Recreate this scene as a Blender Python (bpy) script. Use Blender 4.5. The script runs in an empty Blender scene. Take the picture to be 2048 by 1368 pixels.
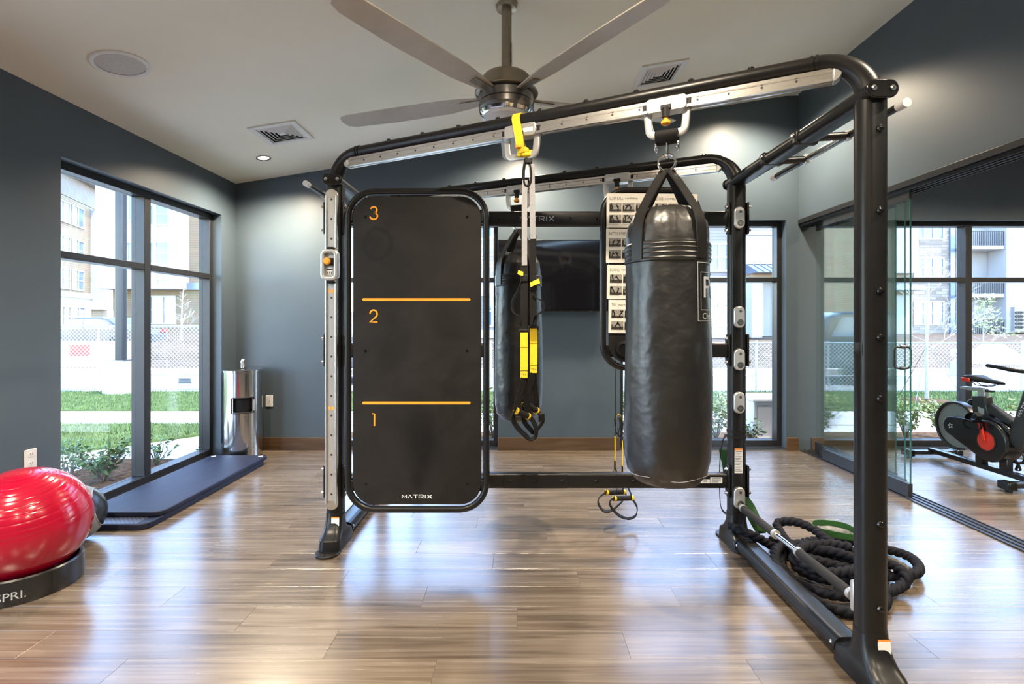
import bpy, bmesh, math, random
from mathutils import Vector, Matrix
random.seed(7)
PI = math.pi
scene = bpy.context.scene
COL = scene.collection

# ------------------------------------------------------------------ camera
F, CX, CY, CH = 1000.0, 1036.0, 645.0, 1.33      # focal length in px of the 2048 frame, principal point, eye height
cam = bpy.data.cameras.new('camera')
cam.sensor_width = 36.0
cam.lens = 36.0 * F / 2048.0
cam.shift_x = (1024.0 - CX) / 2048.0
cam.shift_y = -(684.0 - CY) / 2048.0
cam.clip_start = 0.02
cam.clip_end = 400
cam_o = bpy.data.objects.new('camera', cam)
cam_o.location = (0, 0, CH)
cam_o.rotation_euler = (PI / 2, 0, 0)
COL.objects.link(cam_o)
scene.camera = cam_o

# ------------------------------------------------------------------ world, sun, exposure
world = bpy.data.worlds.new('sky'); scene.world = world
world.use_nodes = True
nt = world.node_tree
bg = nt.nodes['Background']
sky = nt.nodes.new('ShaderNodeTexSky')
sky.sky_type = 'NISHITA'
sky.sun_disc = False
sky.sun_elevation = math.radians(62)
sky.sun_rotation = math.radians(80)
sky.air_density = 1.0
sky.dust_density = 0.3
sky.ozone_density = 3.0
nt.links.new(sky.outputs[0], bg.inputs[0])
bg.inputs[1].default_value = 1.15
sun = bpy.data.lights.new('sun', 'SUN')
sun.energy = 5.4
sun.angle = math.radians(0.6)
sun.color = (1.0, 0.97, 0.93)
sun_o = bpy.data.objects.new('sun', sun)
COL.objects.link(sun_o)
sun_o.location = (12, -4, 20)
sun_o.rotation_euler = Vector((-0.42, 0.14, -0.90)).to_track_quat('-Z', 'Y').to_euler()
scene.view_settings.view_transform = 'Standard'
scene.view_settings.look = 'None'
scene.view_settings.gamma = 1.0
scene.view_settings.use_curve_mapping = False
scene.view_settings.exposure = 1.0
DOWNLIGHT_W = 200.0
scene.cycles.max_bounces = 10
scene.cycles.diffuse_bounces = 5
scene.cycles.glossy_bounces = 5
scene.cycles.transparent_max_bounces = 16
scene.cycles.sample_clamp_indirect = 6.0
scene.cycles.caustics_reflective = False
scene.cycles.caustics_refractive = False

# ------------------------------------------------------------------ helpers
def W(px, py, Y):
    """photo pixel at a known distance Y from the lens -> point of the room"""
    return Vector(((px - CX) / F * Y, Y, CH - (py - CY) / F * Y))
def WX(px, py, X):
    Y = X * F / (px - CX)
    return W(px, py, Y)
def GR(px, py, z=0.0):
    Y = (CH - z) * F / (py - CY)
    return Vector(((px - CX) / F * Y, Y, z))

class MB:
    def __init__(s): s.v = []; s.f = []
    def add(s, vs, fs):
        b = len(s.v); s.v += [Vector(p) for p in vs]; s.f += [[i + b for i in q] for q in fs]; return s
    def box(s, x0, x1, y0, y1, z0, z1):
        return s.add([(x0,y0,z0),(x1,y0,z0),(x1,y1,z0),(x0,y1,z0),(x0,y0,z1),(x1,y0,z1),(x1,y1,z1),(x0,y1,z1)],
                     [(3,2,1,0),(4,5,6,7),(0,1,5,4),(1,2,6,5),(2,3,7,6),(3,0,4,7)])
    def obox(s, c, u, v, w):
        """oriented box: centre and three half-extent vectors"""
        c, u, v, w = Vector(c), Vector(u), Vector(v), Vector(w)
        P = [c + a*u + b*v + d*w for d in (-1,1) for (a,b) in ((-1,-1),(1,-1),(1,1),(-1,1))]
        return s.add(P, [(3,2,1,0),(4,5,6,7),(0,1,5,4),(1,2,6,5),(2,3,7,6),(3,0,4,7)])
    def prism(s, poly, o, u, v, w):
        """2-D outline (in axes u, v at o) extruded by the vector w"""
        o, u, v, w = Vector(o), Vector(u), Vector(v), Vector(w)
        n = len(poly)
        A = [o + p[0]*u + p[1]*v for p in poly]
        B = [p + w for p in A]
        return s.add(A + B, [list(range(n))[::-1], list(range(n, 2*n))] + [(i, (i+1) % n, n+(i+1) % n, n+i) for i in range(n)])
    def sweep(s, pts, prof, up=None, closed=False, caps=True, twist=0.0, width=None, scale=None):
        """profile (list of (a,b)) along a path; a runs along the side axis, b along the up axis"""
        pts = [Vector(p) for p in pts]; n = len(pts); m = len(prof); rings = []
        side = None
        for i, p in enumerate(pts):
            if closed: t = pts[(i+1) % n] - pts[i-1]
            else: t = pts[min(i+1, n-1)] - pts[max(i-1, 0)]
            if t.length < 1e-9: t = Vector((0,0,1))
            t.normalize()
            if width is not None:
                w = Vector(width[i] if isinstance(width, list) else width); w = w - t * w.dot(t)
                if w.length < 1e-6: w = side if side is not None else t.orthogonal()
                a = w.normalized()
            elif side is None:
                if up is not None:
                    a = t.cross(Vector(up))
                    if a.length < 1e-5: a = t.orthogonal()
                    a.normalize()
                else: a = t.orthogonal().normalized()
            else:
                a = side - t * side.dot(t); a.normalize()
            side = a; b = a.cross(t)
            k = scale[i] if scale else 1.0
            ca, sa = math.cos(twist * i), math.sin(twist * i)
            rings.append([p + k * ((q[0]*ca - q[1]*sa) * a + (q[0]*sa + q[1]*ca) * b) for q in prof])
        vs = [q for r in rings for q in r]; fs = []
        for i in range(n if closed else n - 1):
            j = (i+1) % n
            for k in range(m):
                l = (k+1) % m
                fs.append((i*m+k, i*m+l, j*m+l, j*m+k))
        if caps and not closed:
            fs.append(list(range(m))[::-1]); fs.append([(n-1)*m + k for k in range(m)])
        return s.add(vs, fs)
    def tube(s, pts, r, n=12, closed=False, caps=True):
        sc = r if isinstance(r, list) else None
        rr = 1.0 if sc else r
        return s.sweep(pts, circ(rr, n), closed=closed, caps=caps, scale=sc)
    def cyl(s, p0, p1, r, n=16): return s.tube([p0, p1], r, n)
    def strap(s, pts, w, th, width):
        return s.sweep(pts, [(-w/2,-th/2),(w/2,-th/2),(w/2,th/2),(-w/2,th/2)], width=width)
    def lathe(s, prof, c, axis=(0,0,1), n=24, ref=None):
        """(radius, height) profile turned about an axis through c"""
        c = Vector(c); ax = Vector(axis).normalized()
        u = (Vector(ref) - ax*Vector(ref).dot(ax)).normalized() if ref else (ax.orthogonal().normalized() if abs(ax.z) < .99 else Vector((1,0,0)))
        w = ax.cross(u); m = len(prof); vs = []; fs = []
        for r, h in prof:
            r = max(r, 1e-4)
            for k in range(n):
                a = 2*PI*k/n
                vs.append(c + ax*h + r*(math.cos(a)*u + math.sin(a)*w))
        for i in range(m-1):
            for k in range(n):
                l = (k+1) % n
                fs.append((i*n+k, i*n+l, (i+1)*n+l, (i+1)*n+k))
        fs.append(list(range(n))[::-1]); fs.append([(m-1)*n+k for k in range(n)])
        return s.add(vs, fs)
    def ball(s, c, r, n=16, m=10, sq=(1,1,1)):
        c = Vector(c); vs = []; fs = []
        for i in range(m+1):
            th = PI*i/m
            for k in range(n):
                a = 2*PI*k/n; rr = max(math.sin(th), 1e-4)
                vs.append(c + Vector((r*sq[0]*rr*math.cos(a), r*sq[1]*rr*math.sin(a), -r*sq[2]*math.cos(th))))
        for i in range(m):
            for k in range(n):
                l = (k+1) % n
                fs.append((i*n+k, i*n+l, (i+1)*n+l, (i+1)*n+k))
        return s.add(vs, fs)
    def build(s, name, mat, parent=None, loc=None, bev=0.0, smooth=35, local=False, seg=2):
        """one mesh object; vertices are given in room coordinates unless local"""
        if parent is not None: org = ORG[parent.name]
        else: org = Vector(loc) if loc is not None else Vector((0,0,0))
        me = bpy.data.meshes.new(name)
        vs = s.v if local else [p - org for p in s.v]
        me.from_pydata([tuple(p) for p in vs], [], s.f)
        bm = bmesh.new(); bm.from_mesh(me)
        bmesh.ops.recalc_face_normals(bm, faces=bm.faces)
        bm.to_mesh(me); bm.free()
        if smooth:
            me.shade_smooth()
            me.set_sharp_from_angle(angle=math.radians(smooth))
        me.materials.append(M[mat] if isinstance(mat, str) else mat)
        o = bpy.data.objects.new(name, me); COL.objects.link(o)
        if parent is not None: o.parent = parent
        else: o.location = org
        ORG[o.name] = org
        if bev:
            b = o.modifiers.new('bevel', 'BEVEL'); b.width = bev; b.segments = seg; b.limit_method = 'ANGLE'; b.angle_limit = math.radians(40)
        return o
ORG = {}
def circ(r, n=12): return [(r*math.cos(2*PI*k/n), r*math.sin(2*PI*k/n)) for k in range(n)]
def rrect(w, h, r, n=4):
    """rounded rectangle outline, full width w and height h"""
    r = min(r, w/2 - 1e-5, h/2 - 1e-5); out = []
    for cx, cy, a0 in ((w/2-r, h/2-r, 0), (-w/2+r, h/2-r, PI/2), (-w/2+r, -h/2+r, PI), (w/2-r, -h/2+r, 1.5*PI)):
        for k in range(n+1):
            a = a0 + PI/2*k/n; out.append((cx + r*math.cos(a), cy + r*math.sin(a)))
    return out
def arc3(c, u, v, r, a0, a1, n=10):
    c, u, v = Vector(c), Vector(u), Vector(v)
    return [c + r*(math.cos(a0+(a1-a0)*k/n)*u + math.sin(a0+(a1-a0)*k/n)*v) for k in range(n+1)]
def smooth_path(P, k=8, closed=False):
    """Catmull-Rom through the points"""
    P = [Vector(p) for p in P]; n = len(P); out = []
    for i in range(n if closed else n-1):
        if closed: a, b, c, d = P[i-1], P[i], P[(i+1) % n], P[(i+2) % n]
        else: a, b, c, d = P[max(i-1,0)], P[i], P[i+1], P[min(i+2,n-1)]
        for j in range(k):
            t = j/k
            out.append(0.5*((2*b) + (c-a)*t + (2*a-5*b+4*c-d)*t*t + (3*b-a-3*c+d)*t**3))
    if not closed: out.append(P[-1])
    return out
def resample(P, step):
    L = [0.0]
    for i in range(1, len(P)): L.append(L[-1] + (P[i]-P[i-1]).length)
    n = max(2, int(L[-1]/step)); out = []; j = 0
    for k in range(n+1):
        s = L[-1]*k/n
        while j < len(L)-2 and L[j+1] < s: j += 1
        d = L[j+1]-L[j]; t = (s-L[j])/d if d > 1e-9 else 0
        out.append(P[j].lerp(P[j+1], min(max(t,0),1)))
    return out
def tag(o, label=None, cat=None, group=None, kind=None):
    if label: o['label'] = label
    if cat: o['category'] = cat
    if group: o['group'] = group
    if kind: o['kind'] = kind
    return o
def thing(name, loc, label, cat, group=None, rot=(0,0,0), kind=None):
    o = bpy.data.objects.new(name, None); COL.objects.link(o)
    o.empty_display_size = 0.05
    o.location = loc; o.rotation_euler = rot; ORG[o.name] = Vector(loc)
    return tag(o, label, cat, group, kind)
def copy_tree(o, parent=None):
    c = o.copy(); COL.objects.link(c); c.parent = parent; ORG[c.name] = ORG[o.name].copy()
    for ch in list(o.children): copy_tree(ch, c)
    return c

# ------------------------------------------------------------------ lettering
_tc = {}
def glyphs(txt, squeeze=1.0):
    """flat outline of a word, height of capitals = 1, centred on x"""
    if txt in _tc: return _tc[txt]
    cu = bpy.data.curves.new('t', 'FONT'); cu.body = txt; cu.size = 1.0; cu.resolution_u = 3
    ob = bpy.data.objects.new('t', cu); COL.objects.link(ob)
    dg = bpy.context.evaluated_depsgraph_get(); dg.update()
    me = ob.evaluated_get(dg).to_mesh()
    vs = [v.co.copy() for v in me.vertices]; fs = [list(p.vertices) for p in me.polygons]
    bpy.data.objects.remove(ob); bpy.data.curves.remove(cu)
    x0 = min(v.x for v in vs); x1 = max(v.x for v in vs); y0 = min(v.y for v in vs); y1 = max(v.y for v in vs)
    k = 1.0/(y1-y0)
    vs = [((v.x-(x0+x1)/2)*k, (v.y-y0)*k) for v in vs]
    _tc[txt] = (vs, fs, (x1-x0)*k)
    return _tc[txt]
def put_text(mb, txt, o, u, v, height, width=None, wrap=None):
    """lay a word on a surface: o is the foot of its middle, u right, v up"""
    vs, fs, w = glyphs(txt)
    sx = (width / w) if width else height
    if wrap: mb.add([wrap(x*sx, y*height) for x, y in vs], fs); return
    o, u, v = Vector(o), Vector(u), Vector(v)
    mb.add([o + x*sx*u + y*height*v for x, y in vs], fs)
def strokes(mb, lines, th, o, u, v, nrm, lift=0.0015):
    """polylines drawn with a flat pen of width th"""
    o, u, v, nrm = Vector(o), Vector(u), Vector(v), Vector(nrm)
    for L in lines:
        P = [o + a*u + b*v + nrm*lift*0.5 for a, b in L]
        mb.sweep(P, [(-th/2,-lift/2),(th/2,-lift/2),(th/2,lift/2),(-th/2,lift/2)], width=[ (P[min(i+1,len(P)-1)]-P[max(i-1,0)]).cross(nrm) for i in range(len(P))])
def matrix_word(mb, o, u, v, nrm, w, h, th):
    """the maker's word mark: wide capitals, A without a bar"""
    lw = w/6.9; gap = (w - 5.35*lw)/5.0; x = -w/2; out = []
    for ch in 'MATRIX':
        cw = lw*0.35 if ch == 'I' else lw
        q = {'M': [[(0,0),(0,1),(.5,.35),(1,1),(1,0)]], 'A': [[(0,0),(.5,1),(1,0)]], 'T': [[(0,1),(1,1)],[(.5,1),(.5,0)]],
             'R': [[(0,0),(0,1),(.85,1),(1,.85),(1,.6),(.85,.42),(.25,.42)],[(.6,.42),(1,0)]], 'I': [[(.5,0),(.5,1)]], 'X': [[(0,0),(1,1)],[(0,1),(1,0)]]}[ch]
        out += [[(x + a*cw, b*h) for a, b in L] for L in q]
        x += cw + gap
    strokes(mb, out, th, o, u, v, nrm)

# ------------------------------------------------------------------ materials
M = {}
def new_mat(name):
    m = bpy.data.materials.new(name); m.use_nodes = True; M[name] = m
    n = m.node_tree.nodes; return m, n, m.node_tree.links, n['Principled BSDF']
def mat(name, col, rough=0.5, metal=0.0, var=0.12, scale=12.0, bump=0.0, bscale=None, coat=0.0, stretch=None, spec=None, rvar=0.0, sheen=0.0, dist=0.02):
    """plain material with a noise-driven tint and optional fine relief"""
    m, n, l, b = new_mat(name)
    tc = n.new('ShaderNodeTexCoord'); mp = n.new('ShaderNodeMapping')
    if stretch: mp.inputs['Scale'].default_value = stretch
    l.new(tc.outputs['Object'], mp.inputs[0])
    nz = n.new('ShaderNodeTexNoise'); nz.inputs['Scale'].default_value = scale; nz.inputs['Detail'].default_value = 4
    l.new(mp.outputs[0], nz.inputs['Vector'])
    cr = n.new('ShaderNodeValToRGB')
    c = Vector(col[:3])
    cr.color_ramp.elements[0].position = 0.3; cr.color_ramp.elements[1].position = 0.7
    cr.color_ramp.elements[0].color = (*[max(0, x*(1-var)) for x in c], 1); cr.color_ramp.elements[1].color = (*[min(1, x*(1+var)) for x in c], 1)
    l.new(nz.outputs['Fac'], cr.inputs[0]); l.new(cr.outputs[0], b.inputs['Base Color'])
    b.inputs['Roughness'].default_value = rough; b.inputs['Metallic'].default_value = metal
    if spec is not None: b.inputs['Specular IOR Level'].default_value = spec
    if coat: b.inputs['Coat Weight'].default_value = coat; b.inputs['Coat Roughness'].default_value = 0.1
    if sheen: b.inputs['Sheen Weight'].default_value = sheen
    if rvar:
        mr = n.new('ShaderNodeMapRange'); mr.inputs['To Min'].default_value = max(0.02, rough-rvar); mr.inputs['To Max'].default_value = rough+rvar
        l.new(nz.outputs['Fac'], mr.inputs['Value']); l.new(mr.outputs[0], b.inputs['Roughness'])
    if bump:
        n2 = n.new('ShaderNodeTexNoise'); n2.inputs['Scale'].default_value = bscale or scale*6; n2.inputs['Detail'].default_value = 3
        l.new(mp.outputs[0], n2.inputs['Vector'])
        bp = n.new('ShaderNodeBump'); bp.inputs['Strength'].default_value = bump; bp.inputs['Distance'].default_value = dist
        l.new(n2.outputs['Fac'], bp.inputs['Height']); l.new(bp.outputs[0], b.inputs['Normal'])
    return m
mat('wall_paint', (0.074, 0.100, 0.124), 0.42, var=0.04, scale=3, bump=0.04, bscale=180, dist=0.004)
mat('ceiling_paint', (0.90, 0.86, 0.715), 0.75, var=0.02, scale=2, bump=0.03, bscale=150, dist=0.004)
mat('black_coat', (0.0085, 0.0082, 0.0085), 0.33, var=0.15, scale=20, bump=0.03, bscale=600, dist=0.002, spec=0.38)
mat('black_gloss', (0.005, 0.005, 0.005), 0.18, var=0.1, spec=0.5)
mat('black_matte', (0.008, 0.008, 0.0085), 0.55, var=0.15, scale=30, spec=0.3)
mat('rubber', (0.014, 0.014, 0.016), 0.55, var=0.2, scale=25, bump=0.1, bscale=200, dist=0.003)
mat('frame_metal', (0.028, 0.028, 0.030), 0.35, metal=0.3, var=0.08)
mat('aluminium', (0.72, 0.71, 0.69), 0.26, metal=1.0, var=0.04, scale=8, stretch=(1,1,30))
mat('silver_paint', (0.62, 0.62, 0.61), 0.32, metal=0.75, var=0.03)
mat('chrome', (0.85, 0.85, 0.86), 0.08, metal=1.0, var=0.02)
mat('steel', (0.62, 0.61, 0.60), 0.16, metal=1.0, var=0.08, scale=6, stretch=(30,30,0.4), rvar=0.05)
mat('dark_steel', (0.22, 0.21, 0.20), 0.3, metal=1.0, var=0.08)
mat('orange', (0.90, 0.36, 0.03), 0.4, var=0.05)
mat('yellow_web', (0.92, 0.62, 0.015), 0.6, var=0.06, scale=60, bump=0.25, bscale=500, dist=0.003)
mat('black_web', (0.007, 0.0065, 0.0065), 0.7, spec=0.25, var=0.2, scale=60, bump=0.3, bscale=500, dist=0.003)
mat('gray_web', (0.33, 0.33, 0.35), 0.6, var=0.08, scale=60, bump=0.2, bscale=500, dist=0.003)
mat('white_plastic', (0.78, 0.78, 0.77), 0.35, var=0.02)
mat('white_paint', (0.80, 0.79, 0.75), 0.5, var=0.02)
mat('sticker_white', (0.75, 0.76, 0.76), 0.45, var=0.05, scale=120)
mat('sticker_orange', (0.85, 0.30, 0.05), 0.45, var=0.05)
mat('ink_dark', (0.03, 0.03, 0.035), 0.5, var=0.1)
mat('ink_gray', (0.13, 0.13, 0.135), 0.5, var=0.1)
mat('ink_white', (0.82, 0.82, 0.84), 0.5, var=0.03)
mat('ink_silver', (0.42, 0.45, 0.48), 0.5, var=0.05)
mat('paper', (0.74, 0.71, 0.64), 0.45, var=0.03, scale=30, coat=0.2)
mat('leather', (0.0065, 0.006, 0.0058), 0.37, var=0.25, scale=5, bump=0.5, bscale=8, dist=0.02, rvar=0.08, spec=0.85)
mat('leather_strap', (0.009, 0.008, 0.0075), 0.38, var=0.2, scale=12, bump=0.2, bscale=60, dist=0.004)
mat('red_vinyl', (0.36, 0.003, 0.024), 0.17, var=0.10, scale=6, bump=0.04, bscale=30, dist=0.01, coat=0.3)
mat('ring_black', (0.012, 0.012, 0.013), 0.28, var=0.1)
mat('gray_vinyl', (0.20, 0.21, 0.21), 0.45, var=0.08, scale=20, bump=0.1, bscale=120, dist=0.004)
mat('mat_foam', (0.011, 0.015, 0.036), 0.55, var=0.35, scale=3.5, bump=0.25, bscale=9, dist=0.01, rvar=0.1, stretch=(1.6,0.7,1), spec=0.3)
mat('fan_housing', (0.30, 0.26, 0.20), 0.35, metal=0.8, var=0.05)
mat('fan_blade', (0.56, 0.51, 0.42), 0.45, metal=0.0, var=0.05)
mat('green_band', (0.022, 0.085, 0.018), 0.5, var=0.1)
mat('rope', (0.0045, 0.0052, 0.010), 0.7, spec=0.18, var=0.3, scale=50, bump=0.35, bscale=250, dist=0.006)
mat('rope_tip', (0.30, 0.30, 0.31), 0.6, var=0.4, scale=60)
mat('grip', (0.020, 0.020, 0.022), 0.7, spec=0.25, var=0.2, scale=150, bump=0.4, bscale=300, dist=0.003)
mat('bike_body', (0.014, 0.015, 0.018), 0.25, var=0.1, coat=0.3)
mat('bike_gray', (0.055, 0.055, 0.057), 0.35, metal=0.4, var=0.08)
mat('bike_red', (0.80, 0.05, 0.03), 0.35, var=0.05)
mat('flywheel', (0.30, 0.31, 0.32), 0.40, metal=0.3, var=0.05)
mat('screen', (0.006, 0.006, 0.008), 0.06, var=0.05, spec=0.6)
# exterior
mat('concrete', (0.58, 0.56, 0.53), 0.85, spec=0.02, var=0.08, scale=4, bump=0.1, bscale=60)
mat('asphalt', (0.27, 0.265, 0.262), 0.9, spec=0.02, var=0.10, scale=0.8, bump=0.1, bscale=40)
mat('dirt', (0.125, 0.095, 0.072), 0.95, spec=0.02, var=0.35, scale=2.5, bump=0.8, bscale=9, dist=0.1)
mat('mulch', (0.14, 0.085, 0.05), 0.95, spec=0.02, var=0.5, scale=25, bump=1.0, bscale=60, dist=0.05)
mat('grass_base', (0.09, 0.125, 0.04), 0.9, spec=0.02, var=0.3, scale=6, bump=0.6, bscale=90, dist=0.03)
mat('grass_blade', (0.105, 0.155, 0.045), 0.7, var=0.35, scale=9)
mat('leaf', (0.09, 0.17, 0.045), 0.5, var=0.4, scale=14)
mat('leaf_pale', (0.26, 0.32, 0.10), 0.5, var=0.35, scale=14)
mat('stem', (0.16, 0.11, 0.07), 0.8, var=0.2)
mat('bark_pale', (0.46, 0.43, 0.38), 0.8, var=0.15, scale=20)
mat('galvanised', (0.52, 0.53, 0.54), 0.45, metal=0.7, var=0.1)
mat('facade_white', (0.42, 0.42, 0.43), 0.7, var=0.03, scale=0.6)
mat('facade_trim', (0.50, 0.50, 0.495), 0.6, var=0.02)
mat('facade_gray', (0.30, 0.29, 0.285), 0.7, var=0.05, scale=1)
mat('roof_metal', (0.20, 0.25, 0.36), 0.35, metal=0.5, var=0.06)
mat('far_glass', (0.12, 0.17, 0.24), 0.06, var=0.3, scale=0.5, spec=0.9)
mat('car_paint', (0.05, 0.055, 0.065), 0.2, var=0.1, coat=0.6)
mat('car_white', (0.7, 0.7, 0.7), 0.25, var=0.03, coat=0.5)
mat('tail_red', (0.6, 0.04, 0.03), 0.3, var=0.1)
mat('sign_blue', (0.32, 0.45, 0.62), 0.5, var=0.08)
mat('sign_white', (0.78, 0.79, 0.80), 0.5, var=0.03)

def banded(name, colA, colB, scale, direction='Z', rough=0.7, bump=0.4):
    """lap siding / coursed stone seen from afar"""
    m, n, l, b = new_mat(name)
    tc = n.new('ShaderNodeTexCoord')
    wv = n.new('ShaderNodeTexWave'); wv.wave_type = 'BANDS'; wv.bands_direction = direction; wv.wave_profile = 'SAW'
    wv.inputs['Scale'].default_value = scale; wv.inputs['Distortion'].default_value = 0.0
    l.new(tc.outputs['Object'], wv.inputs['Vector'])
    nz = n.new('ShaderNodeTexNoise'); nz.inputs['Scale'].default_value = 1.3; l.new(tc.outputs['Object'], nz.inputs['Vector'])
    cr = n.new('ShaderNodeValToRGB'); cr.color_ramp.elements[0].color = (*colB, 1); cr.color_ramp.elements[1].color = (*colA, 1)
    cr.color_ramp.elements[0].position = 0.05; cr.color_ramp.elements[1].position = 0.22
    l.new(wv.outputs['Fac'], cr.inputs[0])
    mx = n.new('ShaderNodeMixRGB'); mx.blend_type = 'MULTIPLY'; mx.inputs[0].default_value = 0.35
    l.new(cr.outputs[0], mx.inputs[1]); l.new(nz.outputs['Color'], mx.inputs[2]); l.new(mx.outputs[0], b.inputs['Base Color'])
    b.inputs['Roughness'].default_value = rough
    bp = n.new('ShaderNodeBump'); bp.inputs['Strength'].default_value = bump; bp.inputs['Distance'].default_value = 0.03
    l.new(wv.outputs['Fac'], bp.inputs['Height']); l.new(bp.outputs[0], b.inputs['Normal'])
banded('siding_wood', (0.30, 0.225, 0.14), (0.16, 0.115, 0.07), 1.7)
banded('siding_gray', (0.25, 0.225, 0.215), (0.14, 0.125, 0.12), 1.7)
def stone(name):
    m, n, l, b = new_mat(name)
    tc = n.new('ShaderNodeTexCoord'); mp = n.new('ShaderNodeMapping'); mp.inputs['Rotation'].default_value = (PI/2, 0, 0)
    l.new(tc.outputs['Object'], mp.inputs[0])
    br = n.new('ShaderNodeTexBrick'); br.inputs['Scale'].default_value = 1.0
    br.inputs['Brick Width'].default_value = 0.9; br.inputs['Row Height'].default_value = 0.22; br.inputs['Mortar Size'].default_value = 0.012
    br.inputs['Color1'].default_value = (0.22, 0.18, 0.145, 1); br.inputs['Color2'].default_value = (0.38, 0.33, 0.27, 1); br.inputs['Mortar'].default_value = (0.16, 0.14, 0.12, 1)
    l.new(mp.outputs[0], br.inputs['Vector']); l.new(br.outputs['Color'], b.inputs['Base Color']); b.inputs['Roughness'].default_value = 0.85
stone('stone_veneer')

def wood(name, dark, mid, light, rough, per_object=True, sx=0.9, spec=0.5, grain=16.0, coat=0.0):
    m, n, l, b = new_mat(name)
    tc = n.new('ShaderNodeTexCoord'); oi = n.new('ShaderNodeObjectInfo')
    ad = n.new('ShaderNodeVectorMath'); ad.operation = 'MULTIPLY_ADD'
    cb = n.new('ShaderNodeCombineXYZ')
    for i in range(3): l.new(oi.outputs['Random'], cb.inputs[i])
    ad.inputs[1].default_value = (37.0, 91.0, 13.0); l.new(cb.outputs[0], ad.inputs[0]); l.new(tc.outputs['Object'], ad.inputs[2])
    mp = n.new('ShaderNodeMapping'); mp.inputs['Scale'].default_value = (sx, grain, grain); l.new(ad.outputs[0], mp.inputs[0])
    n1 = n.new('ShaderNodeTexNoise'); n1.inputs['Scale'].default_value = 2.2; n1.inputs['Detail'].default_value = 6; n1.inputs['Distortion'].default_value = 0.6
    l.new(mp.outputs[0], n1.inputs['Vector'])
    n2 = n.new('ShaderNodeTexNoise'); n2.inputs['Scale'].default_value = 1.1; n2.inputs['Detail'].default_value = 2
    mp2 = n.new('ShaderNodeMapping'); mp2.inputs['Scale'].default_value = (1.2, 5, 5); l.new(ad.outputs[0], mp2.inputs[0]); l.new(mp2.outputs[0], n2.inputs['Vector'])
    mxv = n.new('ShaderNodeMath'); mxv.operation = 'MULTIPLY_ADD'; mxv.inputs[1].default_value = 0.6; l.new(n1.outputs['Fac'], mxv.inputs[0])
    m2 = n.new('ShaderNodeMath'); m2.operation = 'MULTIPLY'; m2.inputs[1].default_value = 0.4; l.new(n2.outputs['Fac'], m2.inputs[0]); l.new(m2.outputs[0], mxv.inputs[2])
    cr = n.new('ShaderNodeValToRGB'); e = cr.color_ramp.elements
    e[0].position = 0.30; e[0].color = (*dark, 1); e[1].position = 0.66; e[1].color = (*light, 1)
    k = e.new(0.48); k.color = (*mid, 1)
    l.new(mxv.outputs[0], cr.inputs[0])
    hs = n.new('ShaderNodeHueSaturation'); l.new(cr.outputs[0], hs.inputs['Color'])
    mr = n.new('ShaderNodeMapRange'); mr.inputs['To Min'].default_value = 0.90; mr.inputs['To Max'].default_value = 1.08
    l.new(oi.outputs['Random'], mr.inputs['Value'])
    if per_object: l.new(mr.outputs[0], hs.inputs['Value'])
    l.new(hs.outputs[0], b.inputs['Base Color'])
    r2 = n.new('ShaderNodeMapRange'); r2.inputs['To Min'].default_value = rough-0.05; r2.inputs['To Max'].default_value = rough+0.07
    l.new(n1.outputs['Fac'], r2.inputs['Value']); l.new(r2.outputs[0], b.inputs['Roughness'])
    b.inputs['Specular IOR Level'].default_value = spec
    b.inputs['Coat Weight'].default_value = coat; b.inputs['Coat Roughness'].default_value = 0.2
    bp = n.new('ShaderNodeBump'); bp.inputs['Strength'].default_value = 0.05; bp.inputs['Distance'].default_value = 0.004
    l.new(n1.outputs['Fac'], bp.inputs['Height']); l.new(bp.outputs[0], b.inputs['Normal'])
wood('floor_wood', (0.050, 0.034, 0.021), (0.132, 0.099, 0.069), (0.205, 0.165, 0.124), 0.25, spec=0.9, sx=0.7, grain=22.0, coat=0.35)
wood('base_wood', (0.055, 0.027, 0.012), (0.092, 0.050, 0.024), (0.135, 0.078, 0.040), 0.35, grain=10)

def glass(name, tint, gloss=1.0):
    """thin clear pane: passes light, mirrors by Fresnel"""
    m, n, l, b = new_mat(name); n.remove(b); out = n['Material Output']
    tr = n.new('ShaderNodeBsdfTransparent'); tr.inputs[0].default_value = (*tint, 1)
    gl = n.new('ShaderNodeBsdfGlossy'); gl.inputs['Roughness'].default_value = 0.0
    nz = n.new('ShaderNodeTexNoise'); nz.inputs['Scale'].default_value = 2.0
    cr = n.new('ShaderNodeValToRGB'); cr.color_ramp.elements[0].color = (0.9,0.94,0.93,1); cr.color_ramp.elements[1].color = (1,1,1,1)
    l.new(nz.outputs['Fac'], cr.inputs[0]); l.new(cr.outputs[0], gl.inputs[0])
    fr = n.new('ShaderNodeFresnel'); ge = n.new('ShaderNodeNewGeometry')
    io = n.new('ShaderNodeMath'); io.operation = 'MULTIPLY_ADD'; io.inputs[1].default_value = 1/1.5-1.5; io.inputs[2].default_value = 1.5   # same mirror strength from either face
    l.new(ge.outputs['Backfacing'], io.inputs[0]); l.new(io.outputs[0], fr.inputs[0])
    mu = n.new('ShaderNodeMath'); mu.operation = 'MULTIPLY'; mu.inputs[1].default_value = gloss; mu.use_clamp = True; l.new(fr.outputs[0], mu.inputs[0])
    mx = n.new('ShaderNodeMixShader'); l.new(mu.outputs[0], mx.inputs[0]); l.new(tr.outputs[0], mx.inputs[1]); l.new(gl.outputs[0], mx.inputs[2])
    l.new(mx.outputs[0], out.inputs[0])
glass('window_glass', (0.985, 0.99, 0.985), 0.8)
glass('door_glass', (0.93, 0.965, 0.95), 1.25)
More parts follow.
